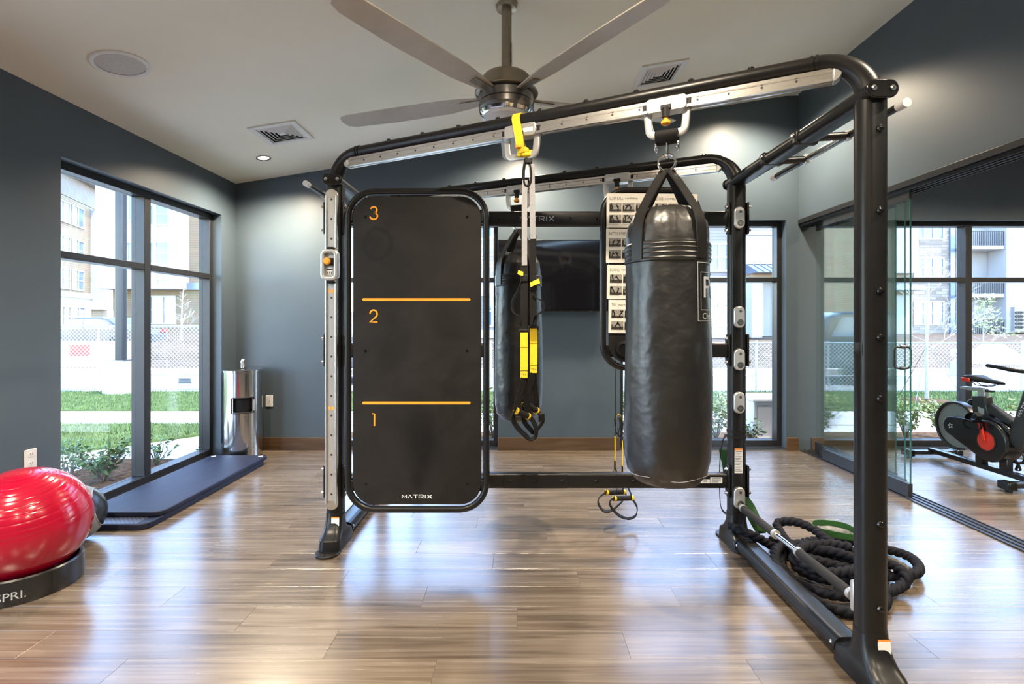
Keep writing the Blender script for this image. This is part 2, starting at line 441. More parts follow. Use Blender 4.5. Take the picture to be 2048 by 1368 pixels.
def glow(name, col, strength):
    m, n, l, b = new_mat(name)
    b.inputs['Base Color'].default_value = (*col, 1)
    nz = n.new('ShaderNodeTexNoise'); nz.inputs['Scale'].default_value = 30
    cr = n.new('ShaderNodeValToRGB'); cr.color_ramp.elements[0].color = (*[c*.95 for c in col], 1); cr.color_ramp.elements[1].color = (*col, 1)
    l.new(nz.outputs['Fac'], cr.inputs[0]); l.new(cr.outputs[0], b.inputs['Emission Color'])
    b.inputs['Emission Strength'].default_value = strength
glow('lamp_glow', (1.0, 0.80, 0.55), 14.0)
mat('photo_wall', (0.30, 0.28, 0.25), 0.4, var=0.25, scale=90)
mat('photo_floor', (0.045, 0.038, 0.032), 0.4, var=0.4, scale=90)
mat('photo_figure', (0.012, 0.011, 0.011), 0.4, var=0.3, scale=90)
def board_mat(name):
    """black rubber striking board with chalky scuffs"""
    m, n, l, b = new_mat(name)
    tc = n.new('ShaderNodeTexCoord')
    nz = n.new('ShaderNodeTexNoise'); nz.inputs['Scale'].default_value = 2.6; nz.inputs['Detail'].default_value = 7; nz.inputs['Roughness'].default_value = 0.65; nz.inputs['Distortion'].default_value = 1.4
    l.new(tc.outputs['Object'], nz.inputs['Vector'])
    cr = n.new('ShaderNodeValToRGB'); e = cr.color_ramp.elements
    e[0].position = 0.30; e[0].color = (0.005, 0.0045, 0.004, 1); e[1].position = 0.70; e[1].color = (0.016, 0.0138, 0.012, 1)
    l.new(nz.outputs['Fac'], cr.inputs[0])
    # worn marks: a ball ring near the top, a rubbed patch and a heel mark lower down
    last = cr.outputs[0]
    n3 = n.new('ShaderNodeTexNoise'); n3.inputs['Scale'].default_value = 9.0; n3.inputs['Detail'].default_value = 5
    mq = n.new('ShaderNodeMapping'); mq.inputs['Scale'].default_value = (1.6, 1, 0.5); l.new(tc.outputs['Object'], mq.inputs[0]); l.new(mq.outputs[0], n3.inputs['Vector'])
    for (cx, czz, sx_, sz_), ramp in (((-0.912, 1.778, 12.0, 11.0), ((0.70, 0), (0.92, 0.55), (1.0, 0.75), (1.15, 0))), ((-0.655, 0.63, 8.5, 4.6), ((0.35, 1.0), (1.25, 0))), ((-0.685, 0.41, 22.0, 14.0), ((0.3, 0.7), (1.1, 0))), ((-0.85, 1.62, 5.0, 4.2), ((0.2, 0.45), (1.1, 0)))):
        mm = n.new('ShaderNodeMapping'); mm.inputs['Location'].default_value = (-cx*sx_, 0, -czz*sz_); mm.inputs['Scale'].default_value = (sx_, 0, sz_)
        l.new(tc.outputs['Object'], mm.inputs[0])
        ln = n.new('ShaderNodeVectorMath'); ln.operation = 'LENGTH'; l.new(mm.outputs[0], ln.inputs[0])
        ad = n.new('ShaderNodeMath'); ad.operation = 'MULTIPLY_ADD'; ad.inputs[1].default_value = 0.9; l.new(n3.outputs['Fac'], ad.inputs[0])
        su = n.new('ShaderNodeMath'); su.operation = 'SUBTRACT'; su.inputs[1].default_value = 0.45; l.new(ln.outputs['Value'], su.inputs[0]); l.new(su.outputs[0], ad.inputs[2])
        rp = n.new('ShaderNodeValToRGB'); ee = rp.color_ramp.elements
        mx_ = 1.6
        for i_, (p_, v_) in enumerate(ramp):
            q_ = ee[i_] if i_ < 2 else ee.new(p_/mx_)
            q_.position = p_/mx_; q_.color = (v_, v_, v_, 1)
        dv = n.new('ShaderNodeMath'); dv.operation = 'DIVIDE'; dv.inputs[1].default_value = mx_; l.new(ad.outputs[0], dv.inputs[0]); l.new(dv.outputs[0], rp.inputs[0])
        mk = n.new('ShaderNodeMixRGB'); mk.blend_type = 'MULTIPLY'; mk.inputs[2].default_value = (0.22, 0.21, 0.20, 1); l.new(rp.outputs[0], mk.inputs[0]); l.new(last, mk.inputs[1]); last = mk.outputs[0]
    l.new(last, b.inputs['Base Color']); b.inputs['Specular IOR Level'].default_value = 0.32
    mr = n.new('ShaderNodeMapRange'); mr.inputs['To Min'].default_value = 0.42; mr.inputs['To Max'].default_value = 0.6
    l.new(nz.outputs['Fac'], mr.inputs['Value']); l.new(mr.outputs[0], b.inputs['Roughness'])
board_mat('board_rubber')
def diamond(name):
    m, n, l, b = new_mat(name)
    tc = n.new('ShaderNodeTexCoord'); ck = n.new('ShaderNodeTexChecker'); ck.inputs['Scale'].default_value = 70
    ck.inputs['Color1'].default_value = (0.07, 0.075, 0.10, 1); ck.inputs['Color2'].default_value = (0.02, 0.022, 0.035, 1)
    l.new(tc.outputs['Object'], ck.inputs['Vector']); l.new(ck.outputs['Color'], b.inputs['Base Color']); b.inputs['Roughness'].default_value = 0.4
diamond('mat_tread')

# ================================================================== THE ROOM
XL, XR, YB, YR, XF = -2.944, 2.93, 5.216, -2.6, 7.2
SL = 0.16
def cz(x): return 2.776 + SL*(x - XL)
TH = 0.21

def wall_x(name, label, y0, y1, x0, x1, openings, top):
    """wall along X with openings (xa, xb, za, zb); top(x) is its upper edge"""
    mb = MB(); d = (0, y1-y0, 0)
    xs = x0
    for a, b, za, zb in sorted(openings):
        mb.prism([(xs,0),(a,0),(a,top(a)),(xs,top(xs))], (0,y0,0), (1,0,0), (0,0,1), d)
        mb.prism([(a,zb),(b,zb),(b,top(b)),(a,top(a))], (0,y0,0), (1,0,0), (0,0,1), d)
        if za > 0: mb.prism([(a,0),(b,0),(b,za),(a,za)], (0,y0,0), (1,0,0), (0,0,1), d)
        xs = b
    mb.prism([(xs,0),(x1,0),(x1,top(x1)),(xs,top(xs))], (0,y0,0), (1,0,0), (0,0,1), d)
    return tag(mb.build(name, 'wall_paint', smooth=0), label, kind='structure')
ZS, ZT = 0.02, 2.40                       # window sill and head
W1 = (-1.940, -0.209); W2 = (1.064, 2.796); W4 = (3.94, 5.62)
WLY = (3.22, 4.965); WLN = (0.30, 2.05)
mbw = wall_x('wall_back', 'slate blue back wall with tall window openings', YB, YB+TH, XL-TH, XF, [(*W1,ZS,ZT), (*W2,ZS,ZT), (*W4,ZS,ZT)], lambda x: min(cz(x), 3.72))
R3 = (3.8, 6.2)
wall_x('wall_rear', 'slate blue wall behind the viewer', YR-TH, YR, XL-TH, XF, [(*R3,ZS,ZT)], lambda x: min(cz(x), 3.72))
mb = MB()
mb.box(XL-TH, XL, YR, WLN[0], 0, cz(XL)); mb.box(XL-TH, XL, WLN[1], WLY[0], 0, cz(XL)); mb.box(XL-TH, XL, WLY[1], YB, 0, cz(XL))
mb.box(XL-TH, XL, WLN[0], WLN[1], ZT, cz(XL)); mb.box(XL-TH, XL, WLN[0], WLN[1], 0, ZS)
mb.box(XL-TH, XL, WLY[0], WLY[1], ZT, cz(XL)); mb.box(XL-TH, XL, WLY[0], WLY[1], 0, ZS)
tag(mb.build('wall_left', 'wall_paint', smooth=0), 'slate blue side wall with tall two-light window', kind='structure')
mb = MB(); mb.box(XR, XR+0.13, 0.5, YB, 2.40, 3.715); mb.box(XR, XR+0.13, YR, 0.5, 0, 3.715)
tag(mb.build('wall_right', 'wall_paint', smooth=0), 'slate wall above the sliding glass doors', kind='structure')
mb = MB(); mb.box(XF, XF+TH, YR-TH, YB+TH, 0, 3.05)
tag(mb.build('wall_far', 'wall_paint', smooth=0), 'far side wall of the cycling room', kind='structure')
mb = MB(); mb.prism([(XL-TH, cz(XL-TH)), (XR+0.13, cz(XR+0.13)), (XR+0.13, cz(XR+0.13)+0.15), (XL-TH, cz(XL-TH)+0.15)], (0, YR-TH, 0), (1,0,0), (0,0,1), (0, YB-YR+2*TH, 0))
tag(mb.build('ceiling', 'ceiling_paint', smooth=0), 'sloping cream painted ceiling', kind='structure')
mb = MB(); mb.box(XR+0.13, XF+TH, YR-TH, YB, 3.05, 3.2)
tag(mb.build('ceiling', 'ceiling_paint', smooth=0), 'flat ceiling of the cycling room beyond the glass', kind='structure')

# floor: slab with loose-laid planks on it
PL, PW, PT, Y0P = 1.22, 0.1798, 0.006, 0.9
mb = MB(); mb.box(XL-TH, XF, Y0P, YB+TH, -0.14, -PT); mb.box(XL-TH, XF, YR-TH, Y0P, -0.14, 0)
floor = tag(mb.build('floor', 'floor_wood', smooth=0), 'oak coloured plank floor', kind='structure')
meshes = {}
def plank(x0, x1, y0, y1):
    L = round(x1-x0, 3)
    if L < 0.03: return
    if L not in meshes:
        g = 0.0003; c = 0.0007; a = L/2-g; b = (y1-y0)/2-g
        vs = [(-a,-b,-PT),(a,-b,-PT),(a,b,-PT),(-a,b,-PT),(-a,-b,-c),(a,-b,-c),(a,b,-c),(-a,b,-c),(-a+c,-b+c,0),(a-c,-b+c,0),(a-c,b-c,0),(-a+c,b-c,0)]
        fs = [(3,2,1,0),(8,9,10,11)] + [(i,(i+1)%4,4+(i+1)%4,4+i) for i in range(4)] + [(4+i,4+(i+1)%4,8+(i+1)%4,8+i) for i in range(4)]
        me = bpy.data.meshes.new('plank'); me.from_pydata(vs, [], fs); me.materials.append(M['floor_wood']); meshes[L] = me
    o = bpy.data.objects.new('plank', meshes[L]); COL.objects.link(o); o.parent = floor
    o.location = ((x0+x1)/2, (y0+y1)/2, 0)
nrow = int((YB - Y0P)/PW) + 1
for r in range(nrow):
    y0 = Y0P + r*PW; y1 = min(y0+PW, YB)
    if y1 - y0 < 0.05: continue
    off = ((r*0.37) % 1.0)*PL; x = XL - off
    if y1-y0 < PW-1e-6: meshes = {}
    while x < XF:
        plank(max(x, XL), min(x+PL, XF), y0, y1); x += PL

# baseboards
def baseboard(name, label, segs):
    for s in segs:
        mb = MB(); mb.box(*s)
        tag(mb.build(name, 'base_wood', bev=0.003), label, kind='structure')
BH = 0.13
baseboard('baseboard_back', 'brown wooden baseboard between the can and the rig', [(XL, W1[0], YB-0.016, YB, 0, BH)])
baseboard('baseboard_back', 'brown wooden baseboard under the television', [(W2[0]-1.273, W2[0], YB-0.016, YB+0.085, 0, BH)])
baseboard('baseboard_back', 'brown wooden baseboard beside the sliding glass doors', [(W2[1], XR-0.01, YB-0.016, YB, 0, BH)])
baseboard('baseboard_back', 'brown wooden baseboard behind the exercise bike', [(XR+0.13, W4[0], YB-0.016, YB, 0, BH)])
baseboard('baseboard_left', 'brown wooden baseboard behind the steel can', [(XL, XL+0.016, WLY[1], YB-0.016, 0, BH)])
baseboard('baseboard_left', 'brown wooden baseboard behind the red ball', [(XL, XL+0.016, WLN[1], WLY[0], 0, BH), (XL, XL+0.016, YR, WLN[0], 0, BH)])

# windows
def window(name, label, fmap, a, b, depth=0.085):
    """fmap(s, d, z): along the wall, outward, up"""
    base = fmap((a+b)/2, depth, ZS)
    root = thing(name, base, label, None, kind='structure')
    fw, fd = 0.05, 0.11; mid = (a+b)/2; t0, t1 = 1.758, 1.808
    def bar(s0, s1, z0, z1, nm, d0=depth, d1=depth+fd, mt='frame_metal', bev=0.003):
        P = [fmap(s, d, z) for z in (z0, z1) for (s, d) in ((s0,d0),(s1,d0),(s1,d1),(s0,d1))]
        return MB().add(P, [(3,2,1,0),(4,5,6,7),(0,1,5,4),(1,2,6,5),(2,3,7,6),(3,0,4,7)]).build(nm, mt, root, bev=bev)
    bar(a, b, ZT-fw, ZT, 'frame_head'); bar(a, b, ZS, ZS+0.06, 'frame_sill')
    bar(a, a+fw, ZS+0.06, ZT-fw, 'frame_jamb'); bar(b-fw, b, ZS+0.06, ZT-fw, 'frame_jamb')
    bar(mid-0.035, mid+0.035, ZS+0.06, ZT-fw, 'mullion')
    bar(a+fw, mid-0.035, t0, t1, 'transom'); bar(mid+0.035, b-fw, t0, t1, 'transom')
    dg = depth+0.07
    for s0, s1 in ((a+fw, mid-0.035), (mid+0.035, b-fw)):
        for z0, z1 in ((ZS+0.06, t0), (t1, ZT-fw)):
            bar(s0, s1, z0, z1, 'pane', dg, dg+0.008, 'window_glass', 0)
    bar(a+0.01, b-0.01, ZS-0.003, ZS+0.002, 'sill_plate', 0.0, depth, 'frame_metal', 0)
    return root
back = lambda s, d, z: Vector((s, YB+d, z))
left = lambda s, d, z: Vector((XL-d, s, z))
rear = lambda s, d, z: Vector((s, YR-d, z))
window('window_1', 'tall dark framed window in the left wall above the floor mats', left, *WLY)
window('window_6', 'tall dark framed window in the left wall beside the viewer', left, *WLN)
window('window_2', 'dark framed window mostly behind the striking board', back, *W1)
window('window_3', 'dark framed window behind the front punching bag', back, *W2)
window('window_4', 'dark framed window behind the exercise bike', back, *W4)
window('window_5', 'rear window of the cycling room behind the viewer', rear, *R3)

# daylight portals in the openings guide the sky light
def portal(loc, rot, sx, sy):
    L = bpy.data.lights.new('window_portal', 'AREA'); L.shape = 'RECTANGLE'; L.size = sx; L.size_y = sy; L.cycles.is_portal = True
    o = bpy.data.objects.new('window_portal', L); COL.objects.link(o); o.location = loc; o.rotation_euler = rot
zc = (ZS+ZT)/2; hh = ZT-ZS
for a, b in (W1, W2, W4): portal(((a+b)/2, YB+TH+0.02, zc), (-PI/2, 0, 0), b-a, hh)
for a, b in (R3,): portal(((a+b)/2, YR-TH-0.02, zc), (PI/2, 0, 0), b-a, hh)
for w_ in (WLY, WLN): portal((XL-TH-0.02, sum(w_)/2, zc), (PI/2, 0, -PI/2), w_[1]-w_[0], hh)

# sliding glass doors between the two rooms
mb = MB(); mb.box(XR-0.012, XR+0.142, 0.5, YB-0.005, 2.355, 2.40)
for x in (2.955, 3.0, 3.045): mb.box(x-0.019, x-0.014, 0.5, YB-0.005, 2.325, 2.355); mb.box(x+0.014, x+0.019, 0.5, YB-0.005, 2.325, 2.355)
tag(mb.build('trim_1', 'frame_metal', bev=0.002), 'dark overhead track of the sliding glass doors', kind='structure')
mb = MB(); mb.box(2.93, 3.07, 0.5, YB-0.02, 0, 0.003)
for x in (2.932, 2.976, 3.022, 3.066): mb.box(x-0.004, x+0.004, 0.5, YB-0.02, 0.003, 0.009)
tag(mb.build('trim_2', 'frame_metal', smooth=0), 'dark grooved floor track of the sliding glass doors', kind='structure')
def glass_door(n, x, y0, y1, label, handle):
    r = thing('door_%d' % n, (x, (y0+y1)/2, 0.01), label, None, kind='structure')
    MB().box(x-0.018, x+0.018, y0, y1, 0.012, 0.115).build('bottom_rail', 'frame_metal', r, bev=0.003)
    MB().box(x-0.010, x+0.010, y0, y1, 2.26, 2.335).build('top_rail', 'frame_metal', r, bev=0.003)
    MB().box(x-0.005, x+0.005, y0+0.002, y1-0.002, 0.115, 2.26).build('pane', 'door_glass', r)
    MB().box(x-0.0055, x+0.0055, y0-0.002, y0+0.002, 0.115, 2.26).build('edge_strip', 'glass_edge', r)
    if handle:
        p = rrect(0.13, 0.165, 0.03, 5)
        h = MB().tube([(x+a, y0+0.08, 1.06+b) for a, b in p], 0.008, 10, closed=True).build('pull_handle', 'frame_metal', r)
        for s in (-1, 1): MB().cyl((x-0.016, y0+0.08, 1.06+s*0.0825), (x+0.016, y0+0.08, 1.06+s*0.0825), 0.014).build('boss', 'dark_steel', h)
mat('glass_edge', (0.04, 0.16, 0.14), 0.15, var=0.1)
glass_door(1, 2.955, 3.764, 4.83, 'sliding glass door with the black pull handle', True)
glass_door(2, 3.0, 3.876, 4.95, 'middle sliding glass door of the stack', False)
glass_door(3, 3.045, 4.03, 5.10, 'rear sliding glass door nearest the back wall', False)

# ================================================================== CEILING FITTINGS
TILT = (0, -math.atan(SL), 0)
def on_ceiling(px, py):
    Y = 1917.0/((CY-py) - SL*(px-CX)); X = (px-CX)/F*Y
    return Vector((X, Y, cz(X)))
# loudspeaker
p = on_ceiling(241, 128)
sp = thing('ceiling_speaker', p, 'round white speaker grille set into the sloping ceiling', 'speaker', rot=TILT)
MB().lathe([(0.148,0.0),(0.150,-0.006),(0.142,-0.010),(0.124,-0.007),(0.124,0.0)], (0,0,0), n=48).build('rim', 'white_paint', sp, local=True)
mat('grille_gray', (0.58, 0.55, 0.50), 0.6, var=0.3, scale=500)
MB().lathe([(0.123,-0.002),(0.10,-0.006),(0.02,-0.009),(0.001,-0.009)], (0,0,0), n=40).build('grille', 'grille_gray', sp, local=True)
MB().lathe([(0.005,-0.009),(0.004,-0.012),(0.001,-0.013)], (0,0,0), n=12).build('badge', 'white_paint', sp, local=True)
# air diffusers
def diffuser(px, py, label):
    r = thing('air_vent', on_ceiling(px, py), label, 'vent', 'square ceiling diffusers', rot=TILT)
    mb = MB(); a, b = 0.195, 0.150
    for s in (-1, 1):
        mb.box(s*a if s < 0 else b, -b if s < 0 else a, -a, a, -0.012, 0.0)
        mb.box(-b, b, s*a if s < 0 else b, -b if s < 0 else a, -0.012, 0.0)
    mb.build('frame', 'white_paint', r, local=True, bev=0.003)
    MB().box(-b, b, -b, b, -0.001, 0.0).build('backing', 'black_matte', r, local=True)
    for k in range(5):
        h = 0.148 - k*0.028; g = 0.016
        mb = MB()
        for q in range(4):
            c, s = round(math.cos(q*PI/2)), round(math.sin(q*PI/2))
            rot = lambda x, y: (x*c - y*s, x*s + y*c)
            P = [(*rot(h, -h), -0.002), (*rot(h, h), -0.002), (*rot(h-g, h-g), -0.013), (*rot(h-g, -h+g), -0.013),
                 (*rot(h-.002, -h+.002), -0.0005), (*rot(h-.002, h-.002), -0.0005), (*rot(h-g-.002, h-g-.002), -0.0115), (*rot(h-g-.002, -h+g+.002), -0.0115)]
            mb.add(P, [(0,1,2,3),(7,6,5,4),(0,4,5,1),(1,5,6,2),(2,6,7,3),(3,7,4,0)])
        mb.build('louvre', 'white_paint', r, local=True, smooth=0)
    MB().box(-0.02, 0.02, -0.02, 0.02, -0.012, -0.004).build('centre_plate', 'white_paint', r, local=True)
diffuser(564, 266, 'white square ceiling vent beside the lit downlight')
diffuser(1318, 148, 'white square ceiling vent right of the fan rod')
# recessed downlights
def downlight(x, y, label, z=None):
    flat = z is not None
    r = thing('downlight', (x, y, z if flat else cz(x)), label, 'light', 'recessed downlights', rot=(0,0,0) if flat else TILT)
    MB().lathe([(0.062,0.0),(0.064,-0.005),(0.056,-0.007),(0.046,0.0),(0.046,0.001)], (0,0,0), n=32).build('trim_ring', 'dark_steel', r, local=True)
    MB().lathe([(0.0455,-0.0005),(0.02,-0.003),(0.001,-0.003)], (0,0,0), n=24).build('lens', 'lamp_glow', r, local=True)
    L = bpy.data.lights.new('downlight_lamp', 'SPOT'); L.energy = DOWNLIGHT_W; L.color = (1.0, 0.84, 0.63); L.spot_size = math.radians(150); L.spot_blend = 0.85; L.shadow_soft_size = 0.05
    o = bpy.data.objects.new('downlight_lamp', L); COL.objects.link(o); o.parent = r; o.location = (0, 0, -0.03); o.rotation_euler = (0, 0 if flat else math.atan(SL), 0)
p = on_ceiling(527, 316)
downlight(p.x, p.y, 'small lit recessed downlight in the ceiling near the left corner')
downlight(0.02, 4.67, 'recessed downlight above the television wall hidden by the overhead rail')
downlight(2.30, 4.67, 'recessed downlight near the back right corner hidden by the rig')
for k, yy in enumerate((1.2, -1.2)):
    for j, xx in enumerate((-2.3, 0.02, 2.3)):
        downlight(xx, yy, '%s recessed downlight in the %s row over the viewer' % (['left-hand', 'middle', 'right-hand'][j], ['nearer', 'rearmost'][k]))
for xx, yy, lab in ((4.3, 3.9, 'added unseen recessed downlight over the exercise bike'), (6.0, 3.9, 'added unseen recessed downlight at the far side of the cycling room'), (5.1, 1.2, 'added unseen recessed downlight in the middle of the cycling room')):  # unseen lamps added to brighten the cycling room
    downlight(xx, yy, lab, 3.05)
# fan
fx, fy = -0.069, 3.0
fan = thing('ceiling_fan', (fx, fy, cz(fx)), 'large bronze ceiling fan with drum motor on a long rod', 'ceiling fan')
fc = lambda z: (fx, fy, z)
MB().lathe([(0.02,cz(fx)-0.02),(0.060,cz(fx)-0.03),(0.068,cz(fx)+0.01)], fc(0), n=28).build('canopy', 'fan_housing', fan)
MB().cyl(fc(2.76), fc(cz(fx)+0.005), 0.031, 20).build('rod', 'fan_housing', fan)
MB().box(fx+0.031, fx+0.036, fy-0.02, fy+0.02, 2.88, 3.0).build('rating_label', 'sticker_white', fan)
MB().lathe([(0.10,2.81),(0.135,2.80),(0.147,2.785),(0.147,2.715),(0.13,2.71)], fc(0), n=40).build('upper_housing', 'fan_housing', fan)
MB().lathe([(0.14,2.712),(0.188,2.706),(0.190,2.700),(0.186,2.694),(0.14,2.690)], fc(0), n=48).build('blade_ring', 'fan_housing', fan)
MB().lathe([(0.15,2.692),(0.163,2.685),(0.163,2.64),(0.158,2.637),(0.166,2.632),(0.166,2.60),(0.155,2.585)], fc(0), n=48).build('motor_drum', 'dark_steel', fan)
MB().lathe([(0.155,2.59),(0.160,2.580),(0.150,2.566),(0.138,2.562)], fc(0), n=48).build('chrome_band', 'chrome', fan)
MB().lathe([(0.139,2.564),(0.13,2.548),(0.08,2.535),(0.001,2.531)], fc(0), n=40).build('bottom_cap', 'white_paint', fan)
for k in range(5):
    a = math.radians(18 + 72*k); u = Vector((math.cos(a), math.sin(a), 0)); v = Vector((-math.sin(a), math.cos(a), 0)); up = Vector((0,0,1))
    vv = (v*math.cos(0.2) + up*math.sin(0.2)); nn = u.cross(vv)
    c0 = Vector(fc(2.675))
    out = [(0.155,-0.035),(0.26,-0.055),(0.40,-0.075),(0.8,-0.082),(1.10,-0.07),(1.155,-0.05),(1.17,0.0),(1.155,0.045),(1.10,0.06),(0.8,0.062),(0.40,0.058),(0.26,0.045),(0.155,0.03)]
    bl = MB().prism(out, c0, u, vv, nn*0.007).build('blade', 'fan_blade', fan, bev=0.002)
    MB().prism([(0.13,-0.02),(0.30,-0.03),(0.30,0.02),(0.13,0.02)], c0 - nn*0.006, u, vv, nn*0.006).build('bracket', 'fan_housing', bl, bev=0.001)

# ================================================================== THE TRAINING RIG
A = Vector((-1.093, 3.0, 0)); B = Vector((1.31, 1.86, 0)); C = Vector((1.31, 3.0, 0)); D = Vector((-1.093, 4.02, 0))
ZB, ZSEAM, ZSIDE = 2.327, 2.147, 2.172
rig = thing('training_rig', (0.1, 3.0, 0), 'black steel functional training rig with silver overhead rails', 'training rig')
X_, Y_, Z_ = Vector((1,0,0)), Vector((0,1,0)), Vector((0,0,1))
def at(p, z): return Vector((p.x, p.y, z))
post_prof = rrect(0.102, 0.088, 0.038, 4)
def disc(c, n, r, h): return MB().lathe([(r, 0), (r, h*0.6), (r*0.75, h), (0.0, h)], c, n, 14)
posts = {}
for nm, P, end in (('A', A, -1), ('B', B, -1), ('C', C, 1), ('D', D, 1)):
    po = MB().sweep([at(P, 0.19), at(P, ZSEAM)], post_prof, up=(0,1,0)).build('post', 'black_coat', rig); posts[nm] = po
    MB().sweep([at(P, 0.186), at(P, 0.196)], rrect(0.107, 0.093, 0.04, 4), up=(0,1,0)).build('collar', 'black_matte', po)
    # foot casting: a boot that flares into the floor beam and a drilled toe plate
    rings = []
    for z, y0, y1, w in ((0.20,-0.046,0.046,0.104),(0.15,-0.048,0.052,0.106),(0.115,-0.056,0.070,0.110),(0.09,-0.074,0.09,0.116),(0.076,-0.108,0.115,0.120),(0.066,-0.132,0.125,0.126),(0.03,-0.138,0.128,0.130),(0.004,-0.138,0.13,0.132)):
        yc, h = (y0+y1)/2, y1-y0
        rings.append([Vector((P.x+a, P.y + end*(yc + b), z)) for a, b in rrect(w, h, 0.038, 4)])
    vs = [q for r in rings for q in r]; m = len(rings[0]); fs = []
    for i in range(len(rings)-1):
        for k in range(m): fs.append((i*m+k, i*m+(k+1)%m, (i+1)*m+(k+1)%m, (i+1)*m+k))
    fs += [list(range(m)), [(len(rings)-1)*m+k for k in range(m)]]
    ft = MB().add(vs, fs).build('foot', 'black_coat', rig)
    toe = [(0.065, 0.02), (0.069, 0.13)] + [(0.069*math.cos(t), 0.13+0.069*math.sin(t)) for t in [PI*k/10 for k in range(1,10)]] + [(-0.069, 0.13), (-0.065, 0.02)]
    MB().prism(toe, (P.x, P.y, 0.0), X_, Y_*end, Z_*0.012).build('toe_plate', 'black_coat', ft, bev=0.003)
    for hx, hy, hr in ((0.045,0.13,0.006),(-0.045,0.13,0.006),(0,0.18,0.007),(0.02,0.135,0.004),(-0.02,0.135,0.004),(0.03,0.165,0.004),(-0.03,0.165,0.004)):
        MB().lathe([(hr,0.0),(hr,0.0126),(0,0.0126)], (P.x+hx, P.y+end*hy, 0), n=10).build('bolt_hole', 'black_gloss', ft)
    # warning sticker
    if nm in 'AB':
        yq = lambda z: P.y - (0.0495 if z >= 0.15 else 0.0495 + (0.15-z)*0.25)
        def patch(x0, x1, z0, z1, lift, nm, mt):
            MB().add([(x0,yq(z0)-lift,z0),(x1,yq(z0)-lift,z0),(x1,yq(z1)-lift,z1),(x0,yq(z1)-lift,z1),(x0,yq(z0)+.002,z0),(x1,yq(z0)+.002,z0),(x1,yq(z1)+.002,z1),(x0,yq(z1)+.002,z1)],
                     [(0,1,2,3),(7,6,5,4),(0,4,5,1),(1,5,6,2),(2,6,7,3),(3,7,4,0)]).build(nm, mt, ft, smooth=0)
        patch(P.x-0.008, P.x+0.038, 0.132, 0.182, 0.0012, 'warning_sticker', 'sticker_white')
        patch(P.x-0.008, P.x+0.038, 0.169, 0.182, 0.0018, 'sticker_header', 'sticker_orange')
# overhead beams with elbows, aluminium rails beneath
def overhead(P, Q, tailP=True):
    d = (Q-P); L = d.length; d.normalize(); R = 0.172
    for S, dd in ((P, d), (Q, -d)):
        path = [at(S, ZSEAM-0.01), at(S, ZSEAM+0.004)] + arc3(at(S, ZB-R) + dd*R, -dd, Z_, R, 0, PI/2, 14)
        n = len(path); sc = [0.048 - 0.015*min(1, max(0, (i-2)/(n-5))) for i in range(n)]
        el = MB().tube(path, sc, 20).build('elbow', 'black_coat', rig)
        for o in (0.168, 0.185): MB().tube([at(S, ZB)+dd*o, at(S, ZB)+dd*(o+0.009)], 0.036, 20).build('clamp_ring', 'black_coat', el)
    bm_ = MB().tube([at(P, ZB)+d*0.17, at(Q, ZB)-d*0.17], 0.0312, 20).build('top_beam', 'black_coat', rig)
    for k in range(1, 10):
        c = at(P, ZB) + d*(0.17 + (L-0.34)*k/10)
        MB().lathe([(0.013,0),(0.013,0.006),(0.009,0.010),(0,0.010)], c + Z_*0.030, n=12).build('bolt_head', 'black_gloss', bm_)
        MB().obox(c - Z_*0.031, d*0.022, d.cross(Z_)*0.012, Z_*0.004).build('spacer', 'black_matte', bm_)
    # rail: grooved extrusion
    s = d.cross(Z_)
    w, h, g, q = 0.021, 0.025, 0.009, 0.006
    prof = [(-w,-h),(-w*0.5,-h),(-w*0.5,-h+0.007),(w*0.5,-h+0.007),(w*0.5,-h),(w,-h),(w,-g-0.004),(w-q,-g),(w-q,g),(w,g+0.004),(w,h),(-w,h),(-w,g+0.004),(-w+q,g),(-w+q,-g),(-w,-g-0.004)]
    p0, p1 = at(P, 2.270)+d*0.11, at(Q, 2.270)-d*0.12
    rl = MB().sweep([p0, p1], prof, up=(0,0,1)).build('overhead_rail', 'aluminium', rig, smooth=20)
    for e, sg in ((p0, -1), (p1, 1)):
        MB().prism([(0,-0.026),(0.012,-0.026),(0.026,-0.014),(0.03,0.0),(0.026,0.014),(0.012,0.026),(0,0.026)], e - s*0.023, d*sg, Z_, s*0.046).build('rail_end_cap', 'silver_paint', rl, bev=0.004)
    nb = int(L/0.13)
    for k in range(1, nb):
        c = p0 + (p1-p0)*k/nb
        for sg in (-1, 1): MB().lathe([(0.0045,0),(0.0045,0.003),(0,0.003)], c + s*sg*0.0145, s*sg, 8).build('rail_screw', 'ink_dark', rl)
    return d
dAB = overhead(A, B); dCD = overhead(C, D)
